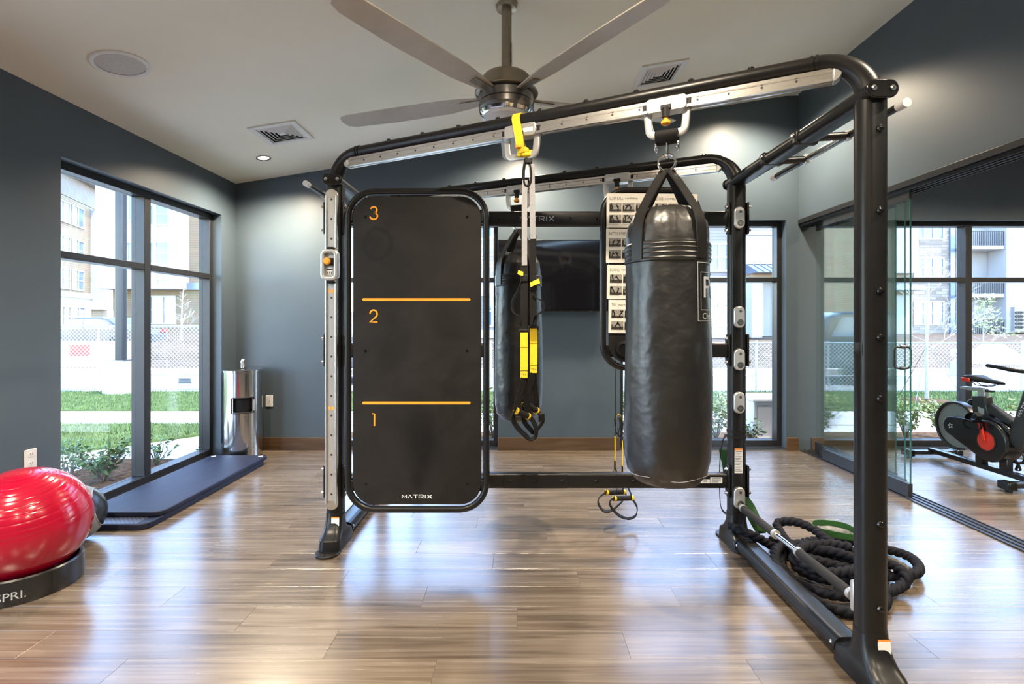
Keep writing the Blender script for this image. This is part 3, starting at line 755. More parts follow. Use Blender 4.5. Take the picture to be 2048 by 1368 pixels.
# side beams, end caps, floor beams
for near, far in ((A, D), (B, C)):
    y0, y1 = near.y-0.055, far.y+0.055
    sb = MB().sweep([Vector((near.x, y0, ZSIDE)), Vector((near.x, y1, ZSIDE))], rrect(0.100, 0.062, 0.030, 5), up=(0,0,1)).build('side_beam', 'black_coat', rig)
    for yy in (near.y+0.42, far.y-0.42):
        MB().box(near.x-0.054, near.x+0.054, yy-0.02, yy+0.02, ZSIDE-0.034, ZSIDE+0.034).build('clamp', 'black_coat', sb, bev=0.012)
        for sg in (-1, 1): MB().lathe([(0.011,0),(0.011,0.006),(0.006,0.010),(0,0.010)], (near.x+sg*0.054, yy, ZSIDE+0.01), X_*sg, 10).build('bolt', 'steel', sb)
    for yy, sg in ((y0, -1), (y1, 1)):
        MB().prism(rrect(0.116, 0.068, 0.0335, 6), (near.x, yy, ZSIDE), X_, Z_, Y_*sg*0.012).build('end_cap', 'black_gloss', sb, bev=0.004)
        for bx in (-0.034, 0.034): MB().lathe([(0.010,0),(0.010,0.004),(0.004,0.005),(0.004,0.002),(0,0.002)], (near.x+bx, yy+sg*0.012, ZSIDE), Y_*sg, 14).build('cap_bolt', 'steel', sb)
    fb = MB().sweep([Vector((near.x, near.y+0.12, 0.047)), Vector((near.x, far.y-0.12, 0.047))], rrect(0.118, 0.076, 0.034, 5), up=(0,0,1)).build('floor_beam', 'black_coat', rig)
    for yy in (near.y+0.14, far.y-0.14):
        for sg in (-1, 1): MB().lathe([(0.008,0),(0.008,0.004),(0.004,0.007),(0,0.007)], (near.x+sg*0.057, yy, 0.055), X_*sg, 10).build('bolt', 'steel', fb)
    # collar between beam and boot
    for yy in (near.y+0.115, far.y-0.128):
        MB().sweep([Vector((near.x, yy, 0.047)), Vector((near.x, yy+0.013, 0.047))], rrect(0.126, 0.082, 0.036, 5), up=(0,0,1)).build('beam_collar', 'black_coat', fb)
# pull-up bars outside both side beams
for sx, near, far, xb in ((1, B, C, 1.545), (-1, A, D, -1.335)):
    y0, y1 = near.y+0.12, far.y+0.02; z = 2.205
    if sx > 0: y0, y1 = 1.985, 3.03
    else: y0, y1 = 3.14, 4.10
    pb = MB().cyl((xb, y0+0.03, z), (xb, y1-0.03, z), 0.0155, 18).build('pull_up_bar', 'black_coat', rig)
    MB().cyl((xb, (y0+y1)/2-0.16, z), (xb, (y0+y1)/2+0.16, z), 0.0165, 18).build('chrome_sleeve', 'chrome', pb)
    for yy, sg in ((y0, 1), (y1, -1)):
        MB().cyl((xb, yy, z), (xb, yy+sg*0.045, z), 0.0185, 18).build('bar_cap', 'white_plastic', pb)
    for yy in ((y0+y1)/2-0.17, (y0+y1)/2+0.17):
        MB().cyl((near.x+sx*0.04, yy, z-0.012), (xb-sx*0.012, yy, z-0.002), 0.019, 14).build('support_arm', 'black_coat', pb)
        MB().cyl((xb, yy-0.014, z), (xb, yy+0.014, z), 0.024, 16).build('arm_clamp', 'silver_paint', pb)
# side brackets, cross bars
def side_bracket(P, z, sg):
    o = [(-0.026,-0.095),(0.012,-0.095),(0.030,-0.06),(0.030,0.06),(0.012,0.095),(-0.026,0.095)]
    br = MB().prism(o, (P.x+sg*0.050, P.y-0.012, z), Y_, Z_, X_*sg*0.012).build('side_bracket', 'black_coat', rig, bev=0.004)
    for dz in (-0.07, 0.07):
        MB().lathe([(0.013,0),(0.013,0.005),(0.008,0.008),(0.008,0.016),(0,0.018)], (P.x+sg*0.062, P.y-0.016, z+dz), X_*sg, 12).build('bracket_bolt', 'steel', br)
for z in (1.95, 1.165, 0.385):
    for P in (A, C):
        for sg in (-1, 1): side_bracket(P, z, sg)
def crossbar(x0, x1, z):
    return MB().sweep([Vector((x0, 3.0, z)), Vector((x1, 3.0, z))], rrect(0.052, 0.088, 0.012, 3), up=(0,0,1)).build('crossbar', 'black_coat', rig)
cb1 = crossbar(A.x+0.05, C.x-0.05, 1.95); cb3 = crossbar(A.x+0.05, C.x-0.05, 0.385)
cbL = crossbar(A.x+0.05, -0.20, 1.165); cbR = crossbar(0.66, C.x-0.05, 1.165)
yf = 3.0-0.026
def front_bolt(px, py, par, r=0.010):
    MB().lathe([(r,0),(r,0.004),(r*0.6,0.008),(0,0.008)], W(px, py, yf), (0,-1,0), 12).build('bolt', 'black_gloss', par)
for px in (1001, 1140, 1192): front_bolt(px, 437, cb1)
for px in (1020, 1070, 1125, 1193, 1268): front_bolt(px, 962, cb3)
mb = MB(); p = W(1074, 441.5, yf-0.0005); matrix_word(mb, p, X_, Z_, (0,-1,0), 0.200, 0.026, 0.0042); mb.build('word_mark', 'ink_silver', cb1, smooth=0)
MB().box(*sorted((W(1007,0,3).x, W(1135,0,3).x)), yf-0.004, yf, 0.385-0.040, 0.385+0.040).build('sleeve_plate', 'black_coat', cb3, bev=0.003)
MB().box(W(1401,0,2.97).x, W(1420,0,2.97).x, yf-0.0012, yf, W(0,967,2.97).z, W(0,959,2.97).z).build('serial_sticker', 'sticker_white', cb3)
MB().box(W(1421,0,2.97).x, W(1445,0,2.97).x, yf-0.0012, yf, W(0,967,2.97).z, W(0,955,2.97).z).build('rating_sticker', 'sticker_white', cb3)
mb = MB()
for k in range(9): x = W(1407+k*0.9, 0, 2.97).x; mb.box(x, x+0.0012, yf-0.0016, yf-0.001, W(0,964.5,2.97).z, W(0,960.5,2.97).z)
for k in range(4): mb.box(W(1424,0,2.97).x, W(1442-(k%2)*5,0,2.97).x, yf-0.0016, yf-0.001, W(0,958.2+k*2.2,2.97).z, W(0,957.2+k*2.2,2.97).z)
mb.build('sticker_print', 'ink_dark', cb3, smooth=0)
# silver mounting lugs up the far right post
for k, py in enumerate((436, 634, 719, 805, 995)):
    z = W(0, py, 2.95).z; x = 1.302; y = 3.0-0.043
    lg = MB().prism(rrect(0.064, 0.128, 0.031, 6), (x, y, z), X_, Z_, (0,-0.024,0)).build('mounting_lug', 'silver_paint', rig, bev=0.006)
    MB().lathe([(0.0085,0),(0.0085,0.001),(0.005,0.001),(0.005,0.0015),(0,0.0015)], (x+0.004, y-0.024, z+0.034), (0,-1,0), 12).build('lug_bolt', 'dark_steel', lg)
    MB().lathe([(0.019,0),(0.019,0.0008),(0.016,0.0008),(0.016,0.0002),(0,0.0002)], (x+0.004, y-0.024, z-0.032), (0,-1,0), 18).build('lug_socket', 'dark_steel', lg)
    MB().lathe([(0.009,0),(0.009,0.003),(0.004,0.003),(0,0.0025)], (x+0.001, y-0.0242, z-0.034), (0,-1,0), 12).build('lug_bolt', 'steel', lg)
# warning label on that post
x0, x1 = W(1470,0,2.95).x, W(1486,0,2.95).x; y = 3.0-0.0445
z1, z0 = W(0,897,2.95).z, W(0,947,2.95).z
MB().box(x0, x1, y-0.0008, y+0.001, z0, z1).build('warning_label', 'sticker_white', posts['C'])
MB().box(x0, x1, y-0.0012, y+0.001, z1-0.012, z1).build('label_header', 'sticker_orange', posts['C'])
mb = MB()
for k in range(13): zz = z1-0.022-k*0.0095; mb.box(x0+0.004, x1-0.004-(k%3)*0.006, y-0.0012, y, zz, zz+0.003)
mb.build('label_print', 'ink_gray', posts['C'], smooth=0)
# knobs up the near post
for px, py in ((1750,255),(1752,420),(1755,582),(1757,675),(1758,798),(1762,1050),(1764,1220)):
    z = W(0, py, 1.81).z
    MB().lathe([(0.012,0),(0.013,0.004),(0.010,0.010),(0,0.013)], (B.x+0.004, B.y-0.044, z), (0,-1,0), 14).build('post_stud', 'black_gloss', posts['B'])
MB().box(B.x-0.0515, B.x-0.048, B.y-0.025, B.y+0.012, W(0,712,1.84).z, W(0,685,1.84).z).build('foil_sticker', 'chrome', posts['B'])
# upright silver rail with a slider on the left post
yr = A.y-0.044; zb, zt = 0.226, 2.115; xm = -1.097
body = rrect(0.074, zt-zb, 0.036, 8)
vr = MB().prism(body, (xm, yr, (zb+zt)/2), X_, Z_, (0,-0.016,0)).build('upright_rail', 'aluminium', rig, bev=0.002)
for sg in (-1, 1):
    pts = [(sg*0.0285, -(zt-zb)/2+0.04), (sg*0.0285, (zt-zb)/2-0.04)]
    MB().sweep([Vector((xm+a, yr-0.019, (zb+zt)/2+b)) for a, b in pts], rrect(0.015, 0.014, 0.005, 3), up=(0,1,0)).build('rail_lip', 'aluminium', vr)
MB().box(xm-0.019, xm+0.019, yr-0.0175, yr-0.016, zb+0.055, zt-0.055).build('rail_channel', 'silver_paint', vr)
for k in range(16):
    z = zb+0.095 + k*0.1155
    MB().lathe([(0.0065,0),(0.0065,0.0012),(0,0.0012)], (xm+0.001, yr-0.0172, z), (0,-1,0), 12).build('rail_hole', 'ink_dark', vr)
for py in (582, 817):
    z = W(0, py, 2.93).z
    for sg in (-1, 1): MB().box(xm-0.001+sg*0.009-0.006, xm-0.001+sg*0.009+0.006, yr-0.0185, yr-0.0172, z-0.010, z+0.010).build('height_mark', 'orange', vr)
zc_ = W(0, 530, 2.92).z
sl = MB().sweep([Vector((xm+a, yr-0.036, zc_+b)) for a, b in rrect(0.078, 0.160, 0.022, 5)], rrect(0.022, 0.046, 0.006, 3), closed=True, up=(0,1,0)).build('slider', 'silver_paint', rig)
MB().box(xm-0.030, xm+0.030, yr-0.034, yr-0.022, zc_-0.075, zc_+0.075).build('slider_plate', 'silver_paint', sl, bev=0.004)
MB().box(xm-0.015, xm+0.042, yr-0.044, yr-0.034, zc_-0.004, zc_+0.040).build('latch_block', 'black_matte', sl, bev=0.003)
MB().lathe([(0.018,0),(0.021,0.008),(0.021,0.020),(0.015,0.026),(0,0.027)], (xm-0.012, yr-0.040, zc_+0.020), (0,-1,0), 20).build('latch_knob', 'orange', sl)
MB().box(xm-0.020, xm+0.014, yr-0.0355, yr-0.034, zc_-0.056, zc_-0.016).build('slider_label', 'sticker_white', sl)
MB().box(xm-0.020, xm+0.014, yr-0.0362, yr-0.0355, zc_-0.030, zc_-0.020).build('label_print', 'ink_dark', sl)
mb = MB()
for k in range(3): mb.box(xm-0.016+k*0.011, xm-0.010+k*0.011, yr-0.0362, yr-0.0355, zc_-0.052, zc_-0.038)
mb.build('label_print', 'ink_dark', sl, smooth=0)
for dz in (-0.10, 0.10): MB().box(xm-0.018, xm+0.018, yr-0.040, yr-0.018, zc_+dz-0.006, zc_+dz+0.006).build('slider_stop', 'black_matte', sl, bev=0.003)

# striking board with tubular frame
def framed_board(pxc, pyc, wt, ht, wb, hb, rt, rb, y, name, r_t=0.019):
    c = W(pxc, pyc, y)
    fr = MB().tube([c + Vector((a, 0, b)) for a, b in rrect(wt, ht, rt, 8)], r_t, 14, closed=True).build(name+'_frame', 'black_coat', rig)
    bd = MB().prism(rrect(wb, hb, rb, 8), c + Vector((0, 0.009, 0)), X_, Z_, (0,-0.018,0)).build(name, 'board_rubber', rig, bev=0.003)
    return c, fr, bd
YPN = 2.90
c, fr, bd = framed_board(834.4, 700.5, 0.802, 1.844, 0.742, 1.783, 0.155, 0.120, YPN, 'striking_board')
for z in (1.95, 1.165, 0.385):
    MB().box(c.x-0.40, c.x+0.40, 2.912, 2.976, z-0.038, z+0.038).build('mount_rail', 'black_matte', fr, bev=0.004)
    for sg in (-1,1): MB().obox((c.x+sg*0.386, 2.905, z), (0.016,0,0), (0,0.012,0), (0,0,0.032)).build('mount_tab', 'black_coat', fr, bev=0.004)
ys = YPN-0.009
for py in (599, 806):
    a, b = W(727, py, ys), W(939, py, ys)
    MB().prism(rrect(b.x-a.x+0.012, 0.0155, 0.0077, 5), ((a.x+b.x)/2, ys, a.z), X_, Z_, (0,-0.0012,0)).build('target_line', 'orange', bd)
def num3(): return [[(0.5+0.36*math.sin(t), 0.75+0.23*math.cos(t)) for t in [(-1.25+ (1.25+2.75)*k/12) for k in range(13)]] + [(0.46,0.53)], [(0.46,0.53)] + [(0.5+0.42*math.sin(t), 0.27+0.26*math.cos(t)) for t in [(0.35 + (4.5-0.35)*k/14) for k in range(15)]]]
def num2(): return [[(0.48+0.40*math.sin(t), 0.66+0.32*math.cos(t)) for t in [(-1.45 + (1.45+2.15)*k/14) for k in range(15)]] + [(0.08,0.03),(0.92,0.03)]]
def num1(): return [[(0.34,0.96),(0.58,0.96),(0.58,0.0)]]
for fn, py in ((num3, 426), (num2, 632), (num1, 839)):
    mb = MB(); o = W(738.5, py+12.8, ys); h = 0.073
    strokes(mb, [[(a*0.052, b*h) for a, b in L] for L in fn()], 0.0085, o, X_, Z_, (0,-1,0))
    mb.build('number', 'orange', bd, smooth=0)
mb = MB(); matrix_word(mb, W(834, 996.5, ys), X_, Z_, (0,-1,0), 0.170, 0.0195, 0.0046); mb.build('word_mark', 'ink_white', bd, smooth=0)
for px, py in ((731,434),(934,434),(731,702),(934,702),(732,968),(935,968)):
    MB().lathe([(0.008,0),(0.008,0.0015),(0.004,0.0015),(0.004,0.0005),(0,0.0005)], W(px, py, ys), (0,-1,0), 12).build('board_screw', 'black_gloss', bd)

# smaller framed board that carries the exercise posters
YPP = 2.905
c2, fr2, bd2 = framed_board(1301, 558, 0.553, 1.030, 0.490, 0.967, 0.135, 0.105, YPP, 'poster_board')
for z in (1.95, 1.165):
    MB().box(c2.x-0.27, c2.x+0.27, 2.914, 2.976, z-0.036, z+0.036).build('mount_rail', 'black_matte', fr2, bev=0.004)
p = W(1247, 697, YPP-0.009)
kn = MB().lathe([(0.052,0),(0.052,0.012),(0.046,0.022),(0.030,0.026),(0.030,0.020),(0,0.018)], p, (0,-1,0), 28).build('round_socket', 'black_coat', bd2)

# trolleys on the overhead rails
def trolley(P, d, s, label_txt=None):
    o = at(P, 2.270) + d*s; n = d.cross(Z_)
    if n.y > 0: n = -n
    tr = MB().prism(rrect(0.168, 0.062, 0.014, 3), o - n*0.030, d, Z_, n*0.060).build('rail_trolley', 'silver_paint', rig, bev=0.003)
    U = [(-0.082,0.026),(-0.082,-0.02),(-0.079,-0.07)] + [(-0.050+0.026*math.cos(t), -0.094+0.026*math.sin(t)) for t in [PI + (PI/2)*k/5 for k in range(6)]]
    U = U + [(-a, b) for a, b in U[::-1]]
    MB().sweep([o + d*a + Z_*b for a, b in U], rrect(0.016, 0.034, 0.006, 3), width=n).build('handle_loop', 'silver_paint', tr)
    for sg in (-1, 1): MB().obox(o + d*sg*0.094, d*0.008, n*0.020, Z_*0.018).build('bumper', 'black_matte', tr, bev=0.002)
    q = o - Z_*0.030 + n*0.012
    MB().obox(q + Z_*0.014 + n*0.022, d*0.022, n*0.006, Z_*0.010).build('latch_cap', 'black_matte', tr, bev=0.002)
    MB().cyl(q + n*0.020 + Z_*0.010, q + n*0.020 - Z_*0.030, 0.016, 16).build('latch_body', 'black_matte', tr)
    MB().lathe([(0.009,0),(0.010,0.012),(0.020,0.020),(0.020,0.030),(0.012,0.036),(0,0.037)], q + n*0.020 - Z_*0.028, (0,0,-1), 18).build('latch_knob', 'orange', tr)
    MB().obox(o + d*0.045 + n*0.0305 - Z_*0.004, d*0.026, n*0.0006, Z_*0.010).build('trolley_label', 'sticker_white', tr)
    return o, n
sAB = lambda px: ((px-CX)/F*2.4815/(1+0.4744*(px-CX)/F) + 1.093)/dAB.x
def sCD(px):
    u = (px-CX)/F; k = -dCD.y/dCD.x
    Yv = (3.0 + k*1.31)/(1 + k*u); return (u*Yv - 1.31)/dCD.x
oT1, nAB = trolley(A, dAB, sAB(1044)); oB1, _ = trolley(A, dAB, sAB(1334))
oB2, nCD = trolley(C, dCD, sCD(1037)); oT2, _ = trolley(C, dCD, sCD(1236))

# stowed bar between the right-hand posts
p0, p1 = Vector((1.305, 2.952, 0.250)), Vector((1.305, 1.93, 0.268))
dv = p1-p0
hb = MB().cyl(p0+dv*0.02, p1-dv*0.02, 0.0125, 16).build('stow_bar', 'chrome', rig)
for a, b in ((0.06, 0.40), (0.62, 0.97)): MB().cyl(p0+dv*a, p0+dv*b, 0.0205, 18).build('foam_grip', 'grip', hb)
for a in (0.045, 0.40, 0.605, 0.965): MB().cyl(p0+dv*a, p0+dv*(a+0.018), 0.0225, 18).build('grip_ring', 'silver_paint', hb)
MB().box(B.x-0.03, B.x+0.03, B.y+0.044, B.y+0.075, 0.22, 0.34).build('bar_socket', 'silver_paint', hb, bev=0.01)

# ================================================================== PUNCHING BAGS
def punching_bag(o, n, r, label, logo_ang, strap0):
    """o: trolley centre on the rail"""
    ax = Vector((o.x, o.y, 0)); root = thing('punching_bag', (o.x, o.y, 0.63), label, 'punching bag', 'hanging punching bags')
    z0, z1 = 0.63, 1.835
    prof = []
    for h, k in ((0,0.02),(0.004,0.45),(0.022,0.74),(0.06,0.90),(0.12,0.975),(0.24,1.0),(0.45,0.995),(0.62,0.975),(0.80,0.955),(0.93,0.945),(1.00,0.935),(1.06,0.93),(1.12,0.88),(1.16,0.76),(1.185,0.62),(1.19,0.52),(1.18,0.1)):
        prof.append((r*k, z0+h))
    # finer profile, softly dented
    fine = []
    for i in range(len(prof)-1):
        for t in (0, .34, .67): fine.append((prof[i][0]*(1-t)+prof[i+1][0]*t, prof[i][1]*(1-t)+prof[i+1][1]*t))
    fine.append(prof[-1])
    mb = MB(); mb.lathe(fine, (o.x, o.y, 0), n=56)
    rnd = random.Random(5)
    ph = [rnd.random()*6 for _ in range(8)]
    for v in mb.v:
        a = math.atan2(v.y-o.y, v.x-o.x); rr = Vector((v.x-o.x, v.y-o.y))
        if rr.length < 0.02: continue
        k = 1 + 0.012*math.sin(3*a+ph[0]+4*v.z) + 0.008*math.sin(5*a+ph[1]-7*v.z)
        if v.z < z0+0.13: k += 0.010*math.sin(26*a+ph[2]) * (1-(v.z-z0)/0.13)
        if v.z > z0+1.07: k += 0.022*math.sin(22*a+ph[3])
        v.x = o.x + rr.x*k; v.y = o.y + rr.y*k
    bag = mb.build('bag_body', 'leather', root, smooth=60)
    # stitched belt
    for zz in (0.965, 0.985, 1.005, 1.022):
        MB().tube([(o.x+(r*0.952)*math.cos(t), o.y+(r*0.952)*math.sin(t), z0+zz) for t in [2*PI*k/56 for k in range(56)]], 0.0055, 6, closed=True).build('belt_seam', 'leather_strap', bag)
    MB().lathe([(r*0.945,z0+0.95),(r*0.972,z0+0.955),(r*0.972,z0+1.03),(r*0.94,z0+1.036)], ax, n=56).build('belt', 'leather_strap', bag)
    MB().tube([(o.x+(r*0.905)*math.cos(t), o.y+(r*0.905)*math.sin(t), z0+0.062+0.004*math.sin(5*t)) for t in [2*PI*k/64 for k in range(64)]], 0.0011, 5, closed=True).build('bottom_seam', 'gray_web', bag)
    # four hanging straps up to the ring
    zr = 2.025
    for k in range(4):
        a = strap0 + math.radians(45+90*k); u = Vector((math.cos(a), math.sin(a), 0)); tv = Vector((-math.sin(a), math.cos(a), 0))
        P = smooth_path([ax+u*(r*0.975)+Z_*(z0+0.96), ax+u*(r*0.965)+Z_*(z0+1.06), ax+u*(r*0.90)+Z_*(z0+1.14), ax+u*(r*0.62)+Z_*(z0+1.225), ax+u*(r*0.28)+Z_*(z0+1.315), ax+u*0.012+Z_*(zr-0.034)], 5)
        MB().strap(P, 0.056, 0.006, tv).build('hanging_strap', 'leather_strap', root)
    d = dAB if n is nAB else dCD
    MB().tube([ax+Z_*zr + d*a + Z_*b for a, b in [(0.036*math.cos(t), 0.036*math.sin(t)) for t in [2*PI*k/24 for k in range(24)]]], 0.0055, 10, closed=True).build('steel_ring', 'chrome', root)
    # snap hook and webbing sling round the trolley handle
    MB().tube([ax+Z_*(2.092)+n*a+Z_*b for a, b in rrect(0.024, 0.094, 0.0119, 5)], 0.004, 8, closed=True).build('snap_hook', 'chrome', root)
    MB().cyl(ax+Z_*2.128, ax+Z_*2.150, 0.010, 12).build('swivel', 'chrome', root)
    zlo = 2.270-0.127
    P = [ax+Z_*zz+n*nn for nn, zz in ((0.030,zlo+0.012),(0.034,zlo-0.004),(0.026,zlo-0.020),(0.012,zlo-0.034),(-0.012,zlo-0.034),(-0.026,zlo-0.020),(-0.034,zlo-0.004),(-0.030,zlo+0.012),(-0.012,zlo+0.018),(0.012,zlo+0.018))]
    MB().sweep(smooth_path(P, 3, closed=True), rrect(0.095, 0.006, 0.002, 2), width=d, closed=True).build('webbing_sling', 'black_web', root)
    for sg in (-1, 1): MB().tube([ax + d*sg*0.046 + Z_*(zlo-0.050) + n*a + Z_*b for a, b in rrect(0.030, 0.034, 0.008, 3)], 0.005, 8, closed=True).build('sling_clip', 'steel', root)
    # printed emblem: two boxes, a big P and the word below
    def wrap(x, y): a = logo_ang + x/(r*0.985); rr = r*(0.9765 + 0.0) + 0.0035; return Vector((o.x + rr*math.cos(a), o.y + rr*math.sin(a), y))
    def kr(z):
        h = z - z0
        for i in range(len(prof)-1):
            if prof[i][1] <= z <= prof[i+1][1]:
                t = (z-prof[i][1])/(prof[i+1][1]-prof[i][1]); return prof[i][0]*(1-t)+prof[i+1][0]*t
        return r
    def wrap2(x, y):
        a = logo_ang + x/r; ph_ = 1 + 0.012*math.sin(3*a+ph[0]+4*y) + 0.008*math.sin(5*a+ph[1]-7*y)
        rr = kr(y)*ph_ + 0.003
        return Vector((o.x + rr*math.cos(a), o.y + rr*math.sin(a), y))
    mb = MB()
    def rect_line(x0, x1, za, zb, th):
        def strip(xa, xb, ya, yb):
            N = max(2, int(abs(xb-xa)/0.012)); Q = max(2, int(abs(yb-ya)/0.03))
            for i in range(N):
                for j in range(Q):
                    q = [(xa+(xb-xa)*(i+e)/N, ya+(yb-ya)*(j+f)/Q) for e, f in ((0,0),(1,0),(1,1),(0,1))]
                    mb.add([wrap2(*t) for t in q], [(0,1,2,3)])
        strip(x0, x1, za, za+th); strip(x0, x1, zb-th, zb); strip(x0, x0+th, za, zb); strip(x1-th, x1, za, zb)
    rect_line(-0.105, 0.125, 1.335, 1.575, 0.0028)
    rect_line(-0.088, 0.108, 1.380, 1.535, 0.0024)
    put_text(mb, 'PR', None, X_, Z_, 0.085, 0.150, wrap=lambda x, y: wrap2(x+0.005, 1.432+y))
    put_text(mb, 'Choice', None, X_, Z_, 0.024, 0.110, wrap=lambda x, y: wrap2(x-0.022, 1.345+y))
    mb.build('printed_emblem', 'ink_silver', bag, smooth=0)
    return root
punching_bag(oB1, nAB, 0.185, 'large black leather punching bag hanging in front of the exercise posters', math.radians(-33), math.radians(-103))
punching_bag(oB2, nCD, 0.171, 'black leather punching bag hanging behind the yellow straps by the television', math.radians(-194), math.radians(-100))

# ================================================================== SUSPENSION TRAINERS
def V(px, py, Y, dy=0.0): return W(px, py, Y+dy)
sus = thing('suspension_trainer', (0.02, 2.46, 2.1), 'yellow and black suspension straps hanging from the front rail', 'suspension straps')
YS = 2.462
# anchor: yellow webbing over the beam, knotted under the trolley handle
bc = at(A, ZB) + dAB*sAB(1038); s_ = nAB
P = [bc + s_*0.036*math.cos(t) + Z_*0.036*math.sin(t) for t in [-0.6 + (PI+1.0)*k/10 for k in range(11)]]
front = [V(1043, 305, YS, -0.02), V(1040, 293, YS, -0.03), V(1038, 275, YS, -0.036)]
rear_ = [V(1040, 275, YS, 0.04), V(1043, 293, YS, 0.03), V(1046, 303, YS, 0.01)]
MB().strap(smooth_path(front + P[1:] + rear_, 3), 0.042, 0.004, dAB).build('anchor_webbing', 'yellow_web', sus)
kn = MB()
for px, py, dy, sx, sy, sz in ((1045,305,0,1.0,.8,.75),(1054,309,-.01,1.25,.7,.6),(1062,306,0,.8,.6,.6),(1050,301,-.014,.9,.6,.7),(1039,310,0,.6,.5,.5),(1066,311,0.005,.6,.5,.5)):
    kn.ball(V(px, py, YS, dy), 0.024, 12, 8, (sx, sy, sz))
kn.build('anchor_knot', 'yellow_web', sus, smooth=70)
lp = [V(1053,316,YS), V(1049,330,YS), V(1047,350,YS), V(1049,368,YS), V(1055,372,YS), V(1061,364,YS), V(1062,345,YS), V(1059,328,YS)]
MB().tube(smooth_path(lp, 4, closed=True), 0.0075, 8, closed=True).build('equalizer_loop', 'black_web', sus)
MB().obox(V(1057,322,YS), (0.018,0,0), (0,0.012,0), (0,0,0.014)).build('lock_loop', 'black_matte', sus, bev=0.004)
def webs(parent, pts, w, mat_, name, th=0.0035, wd=(1,0,0), sm=4): return MB().strap(smooth_path(pts, sm), w, th, wd).build(name, mat_, parent)
# two long webs: gray above, black below
webs(sus, [V(1050,360,YS,-.004), V(1049,400,YS), V(1049,470,YS), V(1049,531,YS)], 0.026, 'gray_web', 'web')
webs(sus, [V(1063,328,YS,-.004), V(1065,400,YS), V(1065,440,YS), V(1066,478,YS)], 0.027, 'gray_web', 'web')
webs(sus, [V(1049,526,YS,.004), V(1048,600,YS), V(1047.5,660,YS)], 0.036, 'black_web', 'web')
webs(sus, [V(1066,470,YS,.004), V(1066,560,YS), V(1067,650,YS)], 0.033, 'black_web', 'web')
for k, (xc, y0) in enumerate(((1048.5, 556), (1067, 574))):
    MB().obox(V(xc, y0, YS), (0.018,0,0), (0,0.008,0), (0,0,0.018)).build('cam_buckle', 'black_matte', sus, bev=0.004)
webs(sus, [V(1046,548,YS,-.012), V(1040,546,YS,-.02), V(1036,544,YS,-.025)], 0.022, 'yellow_web', 'pull_tab', wd=(0,0.3,1))
webs(sus, [V(1061,570,YS,-.012), V(1069,566,YS,-.024), V(1079,562,YS,-.03)], 0.026, 'yellow_web', 'pull_tab', wd=(0,0.5,1))
# slack bellies of the doubled webbing
webs(sus, [V(1045,560,YS,.006), V(1038,580,YS,.006), V(1028,596,YS,.004), V(1024,612,YS,.002), V(1028,626,YS,0), V(1038,632,YS,0), V(1044,645,YS,.004)], 0.034, 'black_web', 'slack_web', wd=(0.35,1,0))
webs(sus, [V(1066,590,YS,.006), V(1072,596,YS,.006), V(1084,602,YS,.004), V(1088,614,YS,.002), V(1083,624,YS,0), V(1070,632,YS,0), V(1067,645,YS,.004)], 0.034, 'black_web', 'slack_web', wd=(0.35,1,0))
def trx_leg(parent, Y, xc, y_buckle, y_yel, y_lab, h0, h1, cradle, k=1.0, dy=0.0, wd=(1,0,0), wd2=None):
    """buckle, yellow web, label, triangle straps, foam handle, foot cradle"""
    q = 36*k/1000.0
    MB().tube([V(xc, y_buckle, Y) + Vector(wd)*a + Z_*b for a, b in rrect(0.046*k, 0.018*k, 0.006*k, 3)], 0.004*k, 8, closed=True).build('buckle', 'black_matte', parent)
    webs(parent, [V(xc, y_buckle+1, Y, dy), V(xc+0.3, (y_buckle+y_lab)/2, Y, dy), V(xc, y_lab, Y, dy)], 0.037*k, 'yellow_web', 'yellow_web', th=0.005*k, wd=wd)
    webs(parent, [V(xc, y_buckle+2, Y, dy-.004), V(xc, y_yel, Y, dy-.004)], 0.036*k, 'yellow_web', 'yellow_fold', th=0.004*k, wd=wd)
    zt_, zb_ = V(0, y_lab-2, Y).z, V(0, y_lab+14*k, Y).z
    c = V(xc, y_lab, Y, dy); c.z = (zt_+zb_)/2
    lab = MB().obox(c, Vector(wd)*0.0205*k, Vector(wd).cross(Z_)*0.0055*k, (0,0,(zt_-zb_)/2)).build('label_sleeve', 'black_web', parent, bev=0.002)
    nv = Vector(wd).cross(Z_); nv = -nv if nv.y > 0 else nv
    MB().obox(c + nv*0.0058*k, Vector(wd)*0.0172*k, nv*0.0006, (0,0,(zt_-zb_)/2-0.0035)).build('label_patch', 'yellow_web', lab)
    mb = MB(); put_text(mb, 'TRX', c + nv*0.0068*k - Z_*0.004*k, Vector(wd), Z_, 0.010*k, 0.027*k); mb.build('label_text', 'ink_dark', lab, smooth=0)
    a = V(xc, y_lab+13*k, Y, dy)
    for hp in (h0, h1):
        e = V(hp[0], hp[1], Y, hp[2]); webs(parent, [a, a.lerp(e, .5)+Vector((0,0,-.004)), e], 0.032*k, 'black_web', 'handle_strap', wd=wd2 or (0.9,0.45,0))
    e0, e1 = V(h0[0], h0[1], Y, h0[2]), V(h1[0], h1[1], Y, h1[2])
    hd = MB().cyl(e0, e1, 0.0155*k, 16).build('foam_handle', 'grip', parent)
    for e, f in ((e0, e1), (e1, e0)): MB().cyl(e, e + (f-e)*0.10, 0.0175*k, 16).build('handle_cap', 'yellow_web', hd)
    webs(parent, [V(x_, y_, Y, d_) for x_, y_, d_ in cradle], 0.034*k, 'black_web', 'foot_cradle', th=0.005*k, wd=wd2 or (0.55,0.85,0))
trx_leg(sus, YS, 1048, 664, 694, 743, (1031,821,-.03), (1057,833,0.03), [(1031,821,-.03),(1026,838,-.03),(1036,856,-.02),(1050,870,-.01),(1060,877,0),(1070,874,0.02),(1072,858,.03),(1066,842,.03),(1058,832,.03)])
